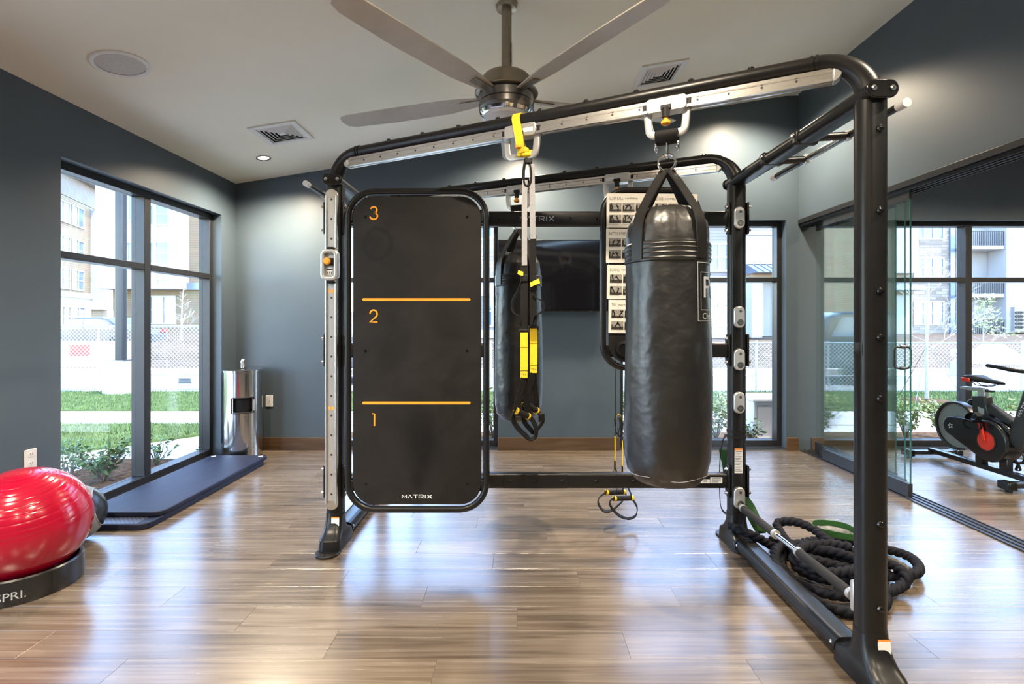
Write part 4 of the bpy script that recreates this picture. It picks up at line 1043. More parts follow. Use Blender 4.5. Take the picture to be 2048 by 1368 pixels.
trx_leg(sus, YS+0.06, 1067, 656, 686, 733, (1049,806,-.03), (1074,822,0.04), [(1049,806,-.03),(1046,822,-.02),(1048,842,-.01),(1060,858,0),(1068,864,.01),(1080,852,.03),(1086,840,.04),(1080,828,.04),(1074,822,.04)])
MB().obox(V(1083,835,YS+.06,.04), (0.016,0.004,0), (0,0.008,0), (0,0,0.022)).build('cradle_buckle', 'black_matte', sus, bev=0.004)

YT = 3.276
su2 = thing('suspension_trainer', (0.66, YT, 0.3), 'slack yellow and black suspension straps hanging near the floor behind the lower crossbar', 'suspension straps')
WD = (0.25, 0.97, 0)
for x0 in (1231, 1243):
    webs(su2, [V(x0+4, 402, YT), V(x0+3, 520, YT), V(x0+1, 700, YT), V(x0, 862, YT)], 0.032, 'black_web', 'web', wd=WD)
MB().obox(V(1237, 399, YT), (0.03,0,0), (0,0.02,0), (0,0,0.014)).build('anchor_block', 'black_matte', su2, bev=0.004)
webs(su2, [V(1231,845,YT), V(1234,832,YT), V(1240,829,YT), V(1246,842,YT)], 0.02, 'yellow_web', 'pull_tab', wd=WD)
webs(su2, [V(1229,838,YT,-.01), V(1231,858,YT,-.01), V(1236,868,YT,0), V(1240,850,YT,0), V(1238,836,YT,0)], 0.03, 'black_web', 'slack_web', wd=WD)
webs(su2, [V(1246,846,YT,-.01), V(1243,868,YT,-.01), V(1238,872,YT,0), V(1236,856,YT,0)], 0.03, 'black_web', 'slack_web', wd=WD)
trx_leg(su2, YT, 1230, 867, 890, 922, (1211,985,-.02), (1249,984,0.06), [(1211,985,-.02),(1198,996,-.02),(1197,1008,-.01),(1208,1022,0),(1224,1020,.03),(1243,1004,.06),(1252,990,.06),(1249,984,.06)], 1.0, wd=WD, wd2=(0.3,0.95,0))
trx_leg(su2, YT-0.05, 1245, 876, 898, 932, (1227,997,-.03), (1265,996,0.03), [(1227,997,-.03),(1219,1004,-.03),(1225,1018,-.02),(1240,1032,0),(1258,1037,.01),(1272,1030,.03),(1274,1014,.03),(1265,998,.03)], 1.0, wd=WD, wd2=(0.3,0.95,0))

# ================================================================== EXERCISE POSTERS
PQ = random.Random(77)
def poster(px0, px1, py0, py1, title, rot, label):
    y = YPP-0.0195; a, b = W(px0, py1, y), W(px1, py0, y); w, h = b.x-a.x, b.z-a.z
    c = Vector(((a.x+b.x)/2, y, (a.z+b.z)/2))
    r = thing('exercise_poster', c, label, 'poster', 'exercise posters on the framed board', rot=(0, rot, 0))
    MB().prism(rrect(w, h, 0.004, 3), (0,0,0), X_, Z_, (0,-0.0022,0)).build('sheet', 'paper', r, local=True)
    mb = MB(); tw = w*(0.032*len(title)+0.02)/1.0
    put_text(mb, title, (-w/2+0.016+tw/2, -0.0026, h/2-0.038), X_, Z_, 0.018, tw); mb.build('title', 'ink_gray', r, local=True, smooth=0)
    mb = MB(); x0 = -w/2+0.016+tw+0.012; matrix_word(mb, Vector((x0+0.035, -0.0024, h/2-0.034)), X_, Z_, Vector((0,-1,0)), 0.070, 0.0085, 0.0016); mb.build('word_mark', 'ink_gray', r, local=True, smooth=0)
    for j in range(2):
        for i in range(3):
            x = -w/2+0.016 + i*(w-0.032)/3; z = h/2-0.055-j*0.068
            pw = (w-0.032)/3-0.006; ph = 0.050
            pc = MB().box(x, x+pw, -0.0026, -0.0022, z-ph, z).build('picture', 'photo_wall', r, local=True, smooth=0)
            MB().box(x, x+pw, -0.0028, -0.0022, z-ph, z-ph*PQ.uniform(.62,.78)).build('picture_floor', 'photo_floor', pc, local=True, smooth=0)
            mb = MB()
            for fk in range(2):                       # two small exercisers
                fx_ = x+pw*(.30+.42*fk)+PQ.uniform(-.003,.003); lean = PQ.uniform(-.012,.012); cr_ = PQ.uniform(.55,1)
                hip = (fx_, z-ph*.58); sh = (fx_+lean, z-ph*(.60-.36*cr_)); kn_ = (fx_+PQ.uniform(-.010,.010), z-ph*.76)
                strokes(mb, [[hip, sh], [hip, kn_, (fx_-.004, z-ph*.95)], [sh, (sh[0]+PQ.uniform(-.016,.016), sh[1]+PQ.uniform(-.012,.012))]], 0.0075, Vector((0,-0.0028,0)), X_, Z_, Vector((0,-1,0)), 0.0004)
                mb.lathe([(0.0048,0),(0.0048,0.0004),(0,0.0004)], (sh[0]+lean*.3, -0.0028, sh[1]+0.006), (0,-1,0), 10)
            mb.box(x+pw*.02, x+pw*PQ.uniform(.08,.2), -0.0029, -0.0024, z-ph*.9, z-ph*PQ.uniform(.1,.4))
            mb.build('picture_figures', 'photo_figure', pc, local=True, smooth=0)
            mb = MB(); mb.box(x, x+pw*0.8, -0.0026, -0.0022, z-ph-0.006, z-ph-0.0045); mb.build('caption', 'ink_gray', r, local=True, smooth=0)
    return r
poster(1213, 1303, 387, 455.5, 'SLAM BALL', 0.004, 'white exercise poster headed SLAM BALL at the top of the board')
poster(1304, 1394.5, 388, 456, 'REHAB', 0.01, 'white exercise poster headed REHAB seen between the bag straps')
poster(1212, 1302, 457.5, 526, 'BATTLE ROPE', 0.006, 'white exercise poster headed BATTLE ROPE, second from the top')
poster(1214, 1304, 530, 598, 'BOXING', 0.012, 'white exercise poster headed BOXING below the battle rope sheet')
poster(1217, 1307, 600, 666.5, 'TRX', 0.012, 'white exercise poster headed TRX, lowest on the board')

# ================================================================== TELEVISION, OUTLETS, STEEL CAN
tv = thing('television', (0.425, 5.13, 1.8), 'wide black flat television on the blue wall between the windows', 'television')
x0, x1, z0, z1 = -0.205, 1.050, 1.445, 2.172
MB().box(x0, x1, 5.095, 5.135, z0, z1).build('bezel', 'black_gloss', tv, bev=0.004)
MB().box(x0+0.012, x1-0.012, 5.0935, 5.0955, z0+0.022, z1-0.012).build('screen', 'screen', tv)
MB().box(x0+0.25, x1-0.25, 5.135, 5.18, z0+0.14, z1-0.14).build('rear_housing', 'black_matte', tv, bev=0.01)
MB().box(0.25, 0.60, 5.175, 5.214, 1.65, 1.95).build('wall_bracket', 'dark_steel', tv)
for k, xx in enumerate((0.42, 0.53, 0.72, 0.92)): MB().box(xx, xx+0.035, 5.0945, 5.100, z0-0.001, z0+0.004).build('bezel_clip', 'steel', tv)
def outlet(name, c, u, n, label, duplex):
    r = thing(name, c, label, 'outlet')
    u, n = Vector(u), Vector(n)
    MB().prism(rrect(0.075, 0.118, 0.006, 3), c, u, Z_, n*0.006).build('plate', 'white_plastic', r, bev=0.002)
    if duplex:
        for dz in (-0.028, 0.028):
            f = MB().prism(rrect(0.034, 0.030, 0.012, 4), Vector(c)+n*0.006+Z_*dz, u, Z_, n*0.0015).build('socket', 'white_plastic', r)
            for dx in (-0.006, 0.006): MB().obox(Vector(c)+n*0.0076+Z_*(dz+0.003)+u*dx, u*0.0011, n*0.0004, Z_*0.0042).build('slot', 'ink_dark', f)
            MB().lathe([(0.0022,0),(0.0022,0.0004),(0,0.0004)], Vector(c)+n*0.0075+Z_*(dz-0.007), n, 8).build('slot', 'ink_dark', f)
    else:
        MB().prism(rrect(0.030, 0.062, 0.003, 2), Vector(c)+n*0.006, u, Z_, n*0.001).build('switch_face', 'white_plastic', r)
        MB().lathe([(0.0035,0),(0.0035,0.002),(0,0.002)], Vector(c)+n*0.007, n, 10).build('jack', 'ink_gray', r)
outlet('wall_outlet', Vector((XL, 2944/976, 0.507)), (0,-1,0), (1,0,0), 'white duplex wall outlet above the red ball', True)
outlet('wall_outlet', Vector(((539-CX)/F*YB, YB, CH-(802-CY)/F*YB)), (1,0,0), (0,-1,0), 'white wall plate beside the steel can', False)

cx_, cy_ = -2.742, 4.985
can = thing('wipe_dispenser_can', (cx_, cy_, 0), 'round brushed steel waste can with a wipe tissue in its lid', 'waste can')
R_ = 0.176
# shell with a real opening on the side: the ring of faces is left out there
n_, mb = 64, MB(); a_open = math.radians(-62); half = 0.50; zs = [0.012, 0.10, 0.46, 0.60, 0.845]
vs, fs = [], []
for rr in (R_, R_-0.004):
    for z in zs:
        for k in range(n_):
            a = 2*PI*k/n_; vs.append((cx_+rr*math.cos(a), cy_+rr*math.sin(a), z))
m_ = len(zs)
def inside(k):
    a = 2*PI*(k+.5)/n_; dlt = (a-a_open+PI) % (2*PI) - PI; return abs(dlt) < half
for L in range(2):
    b0 = L*m_*n_
    for i in range(m_-1):
        for k in range(n_):
            if i == 2 and inside(k): continue
            l_ = (k+1) % n_; fs.append((b0+i*n_+k, b0+i*n_+l_, b0+(i+1)*n_+l_, b0+(i+1)*n_+k))
for i in (0, m_-1):
    for k in range(n_): l_ = (k+1) % n_; fs.append((i*n_+k, i*n_+l_, m_*n_+i*n_+l_, m_*n_+i*n_+k))
MB().add(vs, fs).build('shell', 'steel', can)
MB().lathe([(R_-0.012,0.0),(R_-0.004,0.0),(R_-0.004,0.016),(R_-0.02,0.016)], (cx_,cy_,0), n=48).build('base_ring', 'black_matte', can)
MB().lathe([(R_-0.002,0.838),(R_+0.006,0.842),(R_+0.006,0.862),(R_-0.01,0.870),(0.05,0.872),(0.035,0.872)], (cx_,cy_,0), n=48).build('lid', 'steel', can)
MB().lathe([(R_-0.03,0.44),(R_-0.03,0.62)], (cx_,cy_,0), n=40).build('bin_liner', 'black_matte', can)
arc = [a_open-half-0.06 + (2*half+0.12)*k/16 for k in range(17)]
pth = [(cx_+(R_+0.001)*math.cos(a), cy_+(R_+0.001)*math.sin(a), 0.600) for a in arc] + [(cx_+(R_+0.001)*math.cos(a), cy_+(R_+0.001)*math.sin(a), 0.452) for a in arc[::-1]]
MB().tube(pth, 0.0055, 8, closed=True).build('slot_trim', 'black_matte', can)
MB().tube([(cx_+(R_+0.001)*math.cos(a_open+half+0.07), cy_+(R_+0.001)*math.sin(a_open+half+0.07), z) for z in (0.47, 0.58)], 0.008, 8).build('slot_pull', 'silver_paint', can)
MB().lathe([(0.034,0.868),(0.036,0.874),(0.022,0.880),(0.012,0.878)], (cx_+0.01,cy_-0.03,0), n=20).build('wipe_nozzle', 'black_matte', can)
mb = MB()
for k, (a, h, w) in enumerate(((0.3,0.075,0.030),(1.2,0.090,0.026),(2.2,0.065,0.028),(-0.5,0.080,0.024))):
    u = Vector((math.cos(a), math.sin(a), 0)); c0 = Vector((cx_+0.01, cy_-0.03, 0.876))
    mb.strap(smooth_path([c0, c0+Z_*h*0.4+u*0.008, c0+Z_*h*0.75-u*0.004, c0+Z_*h+u*0.012], 4), w, 0.0012, u.cross(Z_)+u*0.4)
mb.build('tissue', 'white_plastic', can, smooth=60)

# ================================================================== BALLS AND MATS
bx, by, br, bz = -2.505, 2.53, 0.277, 0.312
ball = thing('exercise_ball', (bx, by, 0.06), 'glossy red inflatable exercise ball with raised rings', 'exercise ball')
tilt = Vector((0.10, -0.20, 1)).normalized()
prof = []
for k in range(301):
    th = PI*k/300; r = br*math.sin(th); h = -br*math.cos(th)
    lat = k/300.0
    bumpv = 0.0
    for c_ in (0.10,0.16,0.22,0.28,0.34,0.58,0.62,0.66,0.70,0.74,0.78,0.82,0.86,0.90,0.94):
        bumpv -= 0.0012*math.exp(-((lat-c_)/0.0038)**2)
    prof.append((r*(1+bumpv/br*1.0), h*(1+bumpv/br)))
MB().lathe(prof, (bx, by, bz), tilt, 72).build('ball_skin', 'red_vinyl', ball, smooth=70)
MB().lathe([(0.012,br-0.001),(0.010,br+0.0015),(0,br+0.0015)], (bx,by,bz), tilt, 14).build('valve_plug', 'red_vinyl', ball)
rb = thing('ball_base_ring', (bx, by, 0), 'black plastic ring base lettered in gray under the red ball', 'ball base')
MB().lathe([(0.196,0.0),(0.236,0.0),(0.240,0.010),(0.236,0.115),(0.230,0.122),(0.218,0.120),(0.203,0.085),(0.196,0.01)], (bx,by,0), n=64).build('ring', 'ring_black', rb)
for a in (-20, 70, 160, 250):
    t = math.radians(a); u = Vector((math.cos(t), math.sin(t), 0)); v = Vector((-math.sin(t), math.cos(t), 0))
    MB().obox(Vector((bx,by,0.060))+u*0.2382, u*0.0012, v*0.0015, Z_*0.05).build('joint_line', 'black_matte', rb)
mb = MB(); an = math.radians(-58)+0.048
put_text(mb, 'SPRI.', None, X_, Z_, 0.037, 0.105, wrap=lambda x, y: Vector((bx+0.2398*math.cos(an+x/0.24), by+0.2398*math.sin(an+x/0.24), 0.032+y)))
mb.build('lettering', 'ink_silver', rb, smooth=0)
# two-tone weighted wall ball
wx, wy, wr = -2.70, 3.03, 0.168
wb = thing('medicine_ball', (wx, wy, 0), 'gray and black panelled medicine ball behind the red ball', 'medicine ball')
wax = Vector((0.80, 0.50, 0.20)).normalized()
def zone(t0, t1, nm, mt, k=1.0):
    MB().lathe([(wr*k*math.sin(t0+(t1-t0)*i/12), -wr*k*math.cos(t0+(t1-t0)*i/12)) for i in range(13)], (wx,wy,wr), wax, 48).build(nm, mt, wb, smooth=60)
zone(0.001, 0.75, 'end_panel', 'ring_black'); zone(0.75, 2.39, 'side_panel', 'gray_vinyl', 1.004); zone(2.39, PI-0.001, 'end_panel', 'ring_black')
for t in (0.75, 2.39): MB().tube([Vector((wx,wy,wr)) + wax*(-wr*math.cos(t)) + (wax.orthogonal().normalized()*math.cos(a) + wax.cross(wax.orthogonal().normalized())*math.sin(a))*wr*math.sin(t) for a in [2*PI*k/40 for k in range(40)]], 0.003, 6, closed=True).build('panel_seam', 'gray_web', wb)
# mats stacked under the window
def floor_mat(x0, x1, y0, y1, z0, z1, label, tread):
    r = thing('exercise_mat', ((x0+x1)/2, (y0+y1)/2, z0), label, 'mat', 'mats stacked under the window')
    ch = 0.07
    o = [(x0,y0),(x1-ch,y0)] + [(x1-ch+ch*math.sin(t), y0+ch-ch*math.cos(t)) for t in (0.4,0.8,1.2)] + [(x1,y0+ch),(x1,y1-0.03),(x1-0.03,y1),(x0,y1)]
    b = MB().prism(o, (0,0,z0), X_, Y_, Z_*(z1-z0)).build('mat_body', 'mat_foam', r, bev=0.006)
    if tread: MB().box(x0+0.02, x1-0.07, y0+0.012, y0+0.25, z1-0.0005, z1+0.0012).build('tread_strip', 'mat_tread', r)
    for gx in (x0+0.05, x1-0.05) if not tread else ():
        MB().lathe([(0.020,0),(0.020,0.002),(0.011,0.003),(0.011,0.0005),(0,0.0005)], (gx, y1-0.05, z1-0.0005), n=18).build('grommet', 'white_plastic', r)
    return r
floor_mat(-2.905, -2.375, 3.19, 4.70, 0.0, 0.040, 'lower dark blue foam mat with treaded edge on the floor', True)
floor_mat(-2.905, -2.365, 3.31, 4.74, 0.042, 0.074, 'upper dark blue foam mat with white grommets below the window', False)

# ================================================================== BATTLE ROPE AND BANDS
def lobes(r, n=18): return [((r*(0.78+0.24*abs(math.sin(1.5*t))))*math.cos(t), (r*(0.78+0.24*abs(math.sin(1.5*t))))*math.sin(t)) for t in [2*PI*k/n for k in range(n)]]
rope = thing('battle_rope', (1.75, 2.55, 0), 'thick black braided battle rope coiled on the floor beside the rig', 'rope')
rr_ = 0.026
def G(px, py, z): return GR(px, py, z)
ctl = [G(1462,1051,.12), G(1482,1062,.125), G(1510,1072,.11), G(1545,1092,.05), G(1600,1118,.03), G(1660,1136,.03), G(1720,1150,.03), G(1790,1152,.04), G(1832,1146,.05), G(1836,1130,.05), G(1815,1112,.04), G(1770,1098,.03),
       G(1700,1082,.03), G(1640,1080,.03), G(1590,1092,.035), G(1560,1115,.04), G(1575,1150,.04), G(1620,1178,.04), G(1690,1192,.04), G(1760,1188,.04), G(1805,1170,.05), G(1812,1150,.085), G(1780,1128,.09),
       G(1720,1110,.09), G(1650,1096,.09), G(1595,1088,.09), G(1556,1096,.09), G(1552,1126,.07), G(1580,1158,.04), G(1612,1188,.03), G(1660,1216,.03), G(1730,1226,.03), G(1770,1206,.03), G(1760,1172,.035),
       G(1720,1145,.09), G(1660,1128,.10), G(1605,1112,.11), G(1580,1090,.11), G(1560,1064,.10), G(1556,1046,.12), G(1590,1044,.14), G(1626,1058,.14), G(1660,1084,.13), G(1690,1100,.11), G(1730,1105,.10), G(1745,1085,.10), G(1715,1068,.11), G(1672,1061,.12), G(1640,1056,.12)]
path = resample(smooth_path(ctl, 10), 0.008)
MB().sweep(path, lobes(rr_), up=(0,0,1), twist=0.42).build('rope_strand', 'rope', rope, smooth=60)
MB().tube(path[-30:], rr_*1.06, 14).build('end_wrap', 'rope_tip', rope)
ctl2 = [G(1540,1080,.03), G(1600,1100,.03), G(1680,1120,.032), G(1740,1128,.035), G(1770,1140,.035), G(1740,1160,.035), G(1660,1160,.035), G(1600,1140,.035), G(1590,1110,.09), G(1640,1100,.14), G(1700,1114,.14), G(1720,1135,.13), G(1660,1146,.12), G(1610,1130,.13), G(1600,1098,.15), G(1650,1088,.16), G(1700,1094,.15)]
MB().sweep(resample(smooth_path(ctl2, 10), 0.008), lobes(rr_), up=(0,0,1), twist=0.42).build('rope_strand', 'rope', rope, smooth=60)
gb = [G(1715,1064,.15), G(1690,1052,.16), G(1655,1046,.16), G(1630,1046,.16), G(1624,1054,.15), G(1640,1062,.14), G(1675,1070,.14), G(1715,1076,.14), G(1740,1074,.14), G(1738,1066,.15)]
tag(MB().strap(smooth_path(gb, 5, closed=True) + [gb[0]], 0.034, 0.004, Z_).build('resistance_band', 'green_band', loc=G(1680,1060,0)), 'green rubber resistance band loop lying on the coiled rope', 'resistance band', 'green bands')
Yb = 3.06
g2 = [W(1452,872,Yb-.02), W(1443,890,Yb), W(1439,940,Yb), W(1440,1000,Yb), W(1446,1022,Yb+.02), W(1460,1026,Yb+.05), W(1472,1000,Yb+.06), W(1470,930,Yb+.06), W(1462,885,Yb+.04)]
tag(MB().strap(smooth_path(g2, 5, closed=True) + [g2[0]], 0.028, 0.004, (0.35,1,0)).build('resistance_band', 'black_web', loc=W(1460,1026,Yb)), 'thin black resistance band slung on the far right post', 'resistance band')
g3 = [W(1446,900,Yb+.06), W(1452,930,Yb+.06), W(1458,960,Yb+.08), W(1480,985,Yb+.08), W(1500,1010,Yb+.04), W(1512,1035,Yb-.02), W(1524,1062,Yb-.06), W(1516,1058,Yb-.03), W(1500,1030,Yb+.03), W(1470,980,Yb+.08)]
tag(MB().strap(smooth_path(g3, 5, closed=True) + [g3[0]], 0.045, 0.004, (0.8,-0.4,0.3)).build('resistance_band', 'green_band', loc=W(1500,1060,Yb)), 'green rubber resistance band trailing from the far right post', 'resistance band', 'green bands')
MB().sweep([at(C, W(0,868,2.95).z), at(C, W(0,862,2.95).z)], rrect(0.108, 0.094, 0.04, 4), up=(0,1,0)).build('band_collar', 'black_matte', posts['C'])
MB().sweep([at(C, W(0,879,2.95).z), at(C, W(0,873,2.95).z)], rrect(0.108, 0.094, 0.04, 4), up=(0,1,0)).build('band_collar', 'black_matte', posts['C'])

# ================================================================== EXERCISE BIKE
XB = 4.08
def hull(P):
    P = sorted(set((round(a,5), round(b,5)) for a, b in P))
    def half(Q):
        h = []
        for p in Q:
            while len(h) > 1 and (h[-1][0]-h[-2][0])*(p[1]-h[-2][1]) - (h[-1][1]-h[-2][1])*(p[0]-h[-2][0]) <= 0: h.pop()
            h.append(p)
        return h[:-1]
    return half(P) + half(P[::-1])
def BK(px, py): p = WX(px, py, 4.0); return (p.y, p.z)            # side profile (y, z) read on the bike's near flank
def bike(label):
    r = thing('exercise_bike', (XB, 4.45, 0), label, 'exercise bike', 'indoor cycles')
    def side(poly, x0, x1, nm, mt, par=r, bev=0.006):
        return MB().prism(poly, (x0,0,0), Y_, Z_, (x1-x0,0,0)).build(nm, mt, par, bev=bev)
    fw, fz = BK(1899, 851); ck, cz_ = BK(1971.5, 882)
    # flywheel and guard at the rear
    fl = MB().lathe([(0.205,-0.012),(0.205,0.012)], (XB,fw,fz), X_, 48).build('flywheel', 'flywheel', r)
    MB().lathe([(0.150,-0.017),(0.172,-0.016),(0.172,0.016),(0.150,0.017)], (XB,fw,fz), X_, 48).build('flywheel_rim', 'flywheel', fl)
    gp = [(XB, fw+0.212*math.cos(t), fz+0.212*math.sin(t)) for t in [math.radians(-100 + 290*k/30) for k in range(31)]]
    MB().sweep(gp, rrect(0.075, 0.022, 0.009, 3), width=X_).build('wheel_guard', 'bike_gray', r)
    # drive housing: tear shape over both shafts
    pts = [(fw+0.085*math.cos(t), fz+0.085*math.sin(t)) for t in [2*PI*k/24 for k in range(24)]] + [(ck+0.180*math.cos(t), cz_+0.176*math.sin(t)) for t in [2*PI*k/40 for k in range(40)]]
    pts = hull(pts)
    dh = side(pts, XB-0.075, XB+0.075, 'drive_housing', 'bike_body', bev=0.015)
    MB().lathe([(0.080,0),(0.078,0.006),(0.030,0.006),(0.026,0.010),(0,0.010)], (XB-0.0755, ck, cz_), (-1,0,0), 32).build('crank_disc', 'bike_red', dh)
    MB().tube([(XB-0.078, ck+0.084*math.cos(t), cz_+0.084*math.sin(t)) for t in [2*PI*k/36 for k in range(36)]], 0.005, 6, closed=True).build('disc_ring', 'bike_gray', dh)
    mb = MB()
    for k in range(5):
        a = 2*PI*k/5; mb.obox((XB-0.0765, fw-0.005+0.018*math.cos(a), fz+0.0+0.018*math.sin(a)), (0.001,0,0), (0,0.009*math.cos(a+.6),0.009*math.sin(a+.6)), (0,-0.004*math.sin(a+.6),0.004*math.cos(a+.6)))
    mb.build('round_emblem', 'ink_white', dh, smooth=0)
    for sg, zz in ((-1, 1), (1, -1)):
        xx = XB+sg*0.095
        top = (ck+0.045*zz, cz_+0.165*zz)
        ca = MB().obox((xx, (ck+top[0])/2, (cz_+top[1])/2), (0.009,0,0), Vector((0, top[0]-ck, top[1]-cz_))/2, Vector((0, -(top[1]-cz_), top[0]-ck)).normalized()*0.014).build('crank_arm', 'bike_red' if sg < 0 else 'bike_gray', r, bev=0.004)
        pd = MB().box(xx-0.11 if sg < 0 else xx+0.012, xx-0.012 if sg < 0 else xx+0.11, top[0]-0.045, top[0]+0.045, top[1]-0.012, top[1]+0.012).build('pedal', 'black_gloss', r, bev=0.005)
        cage = [(xx+sg*0.06, top[0]-0.05, top[1]+0.008), (xx+sg*0.06, top[0]-0.07, top[1]+0.05), (xx+sg*0.06, top[0]-0.03, top[1]+0.075), (xx+sg*0.06, top[0]+0.03, top[1]+0.05), (xx+sg*0.06, top[0]+0.045, top[1]+0.008)]
        MB().strap(smooth_path(cage, 4), 0.05, 0.006, X_).build('toe_cage', 'black_web', pd)
        MB().strap(smooth_path([(xx+sg*0.02, top[0]-0.04, top[1]-0.012), (xx+sg*0.03, top[0]-0.045, top[1]-0.06), (xx+sg*0.05, top[0]+0.01, top[1]-0.075), (xx+sg*0.09, top[0]+0.04, top[1]-0.05), (xx+sg*0.10, top[0]+0.04, top[1]-0.01)], 4), 0.02, 0.004, X_).build('pedal_strap', 'black_web', pd)
    # main frame
    B_ = lambda *q: [BK(*t) for t in q]
    side(B_((1931,791),(1960,793),(1962,812),(1968,832),(1936,832),(1934,824)), XB-0.035, XB+0.035, 'seat_tube', 'bike_gray', bev=0.012)
    side(B_((1945,813),(1958,818),(1958,829),(1948,829)), XB-0.0365, XB-0.034, 'tube_inlay', 'silver_paint')
    side(B_((1963,806),(2008,838),(2016,842),(2010,850),(1998,847),(1962,826)), XB-0.030, XB+0.030, 'down_tube', 'bike_gray', bev=0.012)
    side(B_((2035,780),(2066,778),(2056,830),(2034,893),(2026,905),(2008,884),(2006,868),(2015,842)), XB-0.040, XB+0.040, 'front_column', 'bike_gray', bev=0.014)
    mb = MB(); a, b = BK(2028, 831), BK(2047, 797)
    uu = Vector((0, b[0]-a[0], b[1]-a[1])); L_ = uu.length; uu.normalize(); vv = X_.cross(uu); vv = vv if vv.y > 0 else -vv
    matrix_word(mb, Vector((XB-0.0408, (a[0]+b[0])/2, (a[1]+b[1])/2)) - vv*0.011, uu, vv, Vector((-1,0,0)), L_*1.05, 0.024, 0.0055); mb.build('word_mark', 'ink_white', r, smooth=0)
    side(B_((1932,826),(1968,830),(2000,850),(2012,858),(2010,872),(1990,850),(1960,842),(1925,842)), XB-0.05, XB+0.05, 'spine', 'bike_body', bev=0.012)
    # seat post, slider, saddle
    py0, pz0 = BK(1946, 795); 
    MB().box(XB-0.020, XB+0.020, py0-0.045, py0+0.03, pz0-0.02, pz0+0.085).build('seat_post', 'silver_paint', r, bev=0.008)
    side(B_((1906,774),(1912,772.5),(1954,777),(1954,784),(1920,780),(1907,777)), XB-0.022, XB+0.022, 'seat_slider', 'silver_paint', bev=0.004)
    side(B_((1954,779),(1967,781),(1967,785),(1954,784)), XB-0.018, XB+0.018, 'slider_nose', 'bike_gray', bev=0.003)
    sy0, sz0 = BK(1919, 759); sy1, sz1 = BK(1988, 764)
    rings = []
    for t, w, h, dz in ((0,0.10,0.030,0.0),(0.06,0.155,0.052,0.008),(0.25,0.168,0.058,0.014),(0.45,0.115,0.046,0.008),(0.65,0.066,0.036,0.0),(0.9,0.048,0.032,-0.004),(1.0,0.034,0.020,-0.008)):
        y = sy0+(sy1-sy0)*t; z = 0.822+dz
        rings.append([Vector((XB+a, y, z+b)) for a, b in rrect(w, h, h*0.45, 3)])
    m = len(rings[0]); vs = [q for g in rings for q in g]; fs = [[i*m+k, i*m+(k+1)%m, (i+1)*m+(k+1)%m, (i+1)*m+k] for i in range(len(rings)-1) for k in range(m)] + [list(range(m)), [(len(rings)-1)*m+k for k in range(m)]]
    sd = MB().add(vs, fs).build('saddle', 'black_matte', r, smooth=60)
    MB().box(XB-0.0865, XB-0.070, sy0-0.10, sy0-0.02, 0.802, 0.838).build('saddle_flash', 'bike_red', sd, bev=0.006)
    MB().box(XB+0.070, XB+0.0865, sy0-0.10, sy0-0.02, 0.802, 0.838).build('saddle_flash', 'bike_red', sd, bev=0.006)
    for sx in (-0.022, 0.022): MB().tube([(XB+sx, sy0-0.06, 0.80), (XB+sx, sy0-0.10, 0.775), (XB+sx, sy0-0.20, 0.775), (XB+sx*0.6, sy0-0.27, 0.80)], 0.004, 6).build('saddle_rail', 'steel', sd)
    ky, kz = BK(1929, 805); MB().ball((XB-0.02, ky, kz), 0.026, 14, 10).build('adjust_knob', 'black_gloss', r)
    # handlebar
    hy, hz = 3.93, 0.975
    MB().cyl((XB, hy-0.03, 0.74), (XB, hy-0.02, 0.945), 0.022, 14).build('bar_stem', 'silver_paint', r)
    hb = [(XB-0.20, hy+0.20, hz), (XB-0.215, hy+0.10, hz-0.005), (XB-0.20, hy-0.02, hz-0.02), (XB-0.08, hy-0.05, hz-0.03), (XB+0.08, hy-0.05, hz-0.03), (XB+0.20, hy-0.02, hz-0.02), (XB+0.215, hy+0.10, hz-0.005), (XB+0.20, hy+0.20, hz)]
    MB().tube(smooth_path(hb, 5), 0.016, 12).build('handlebar', 'black_matte', r)
    # floor frame
    a, b = Vector((XB, 4.93, 0.075)), Vector((XB, 3.85, 0.075))
    MB().sweep([a, b], rrect(0.075, 0.045, 0.010, 3), up=(0,0,1)).build('floor_beam', 'bike_body', r)
    for yy in (4.93, 3.93):
        st = MB().sweep([Vector((XB-0.24, yy, 0.055)), Vector((XB+0.24, yy, 0.055))], rrect(0.085, 0.040, 0.012, 3), up=(0,0,1)).build('stabiliser', 'bike_body', r)
        for sg in (-1, 1):
            MB().obox((XB+sg*0.235, yy, 0.050), (0.035,0,0), (0,0.052,0), (0,0,0.032)).build('end_cap', 'black_gloss', st, bev=0.010)
            MB().cyl((XB+sg*0.22, yy, 0.0), (XB+sg*0.22, yy, 0.03), 0.022, 14).build('levelling_foot', 'rubber', st)
    for y in (4.40, 4.18): MB().box(XB-0.028, XB+0.028, y-0.035, y+0.035, 0.09, 0.20).build('support_strut', 'bike_body', r, bev=0.006)
    return r
bk = bike('black exercise bike with red crank disc and gray flywheel beyond the glass')
b2 = copy_tree(bk); b2.location.x += 0.98; b2.location.y += 0.05
b2['label'] = 'second exercise bike of which only the rear foot shows at the right edge'

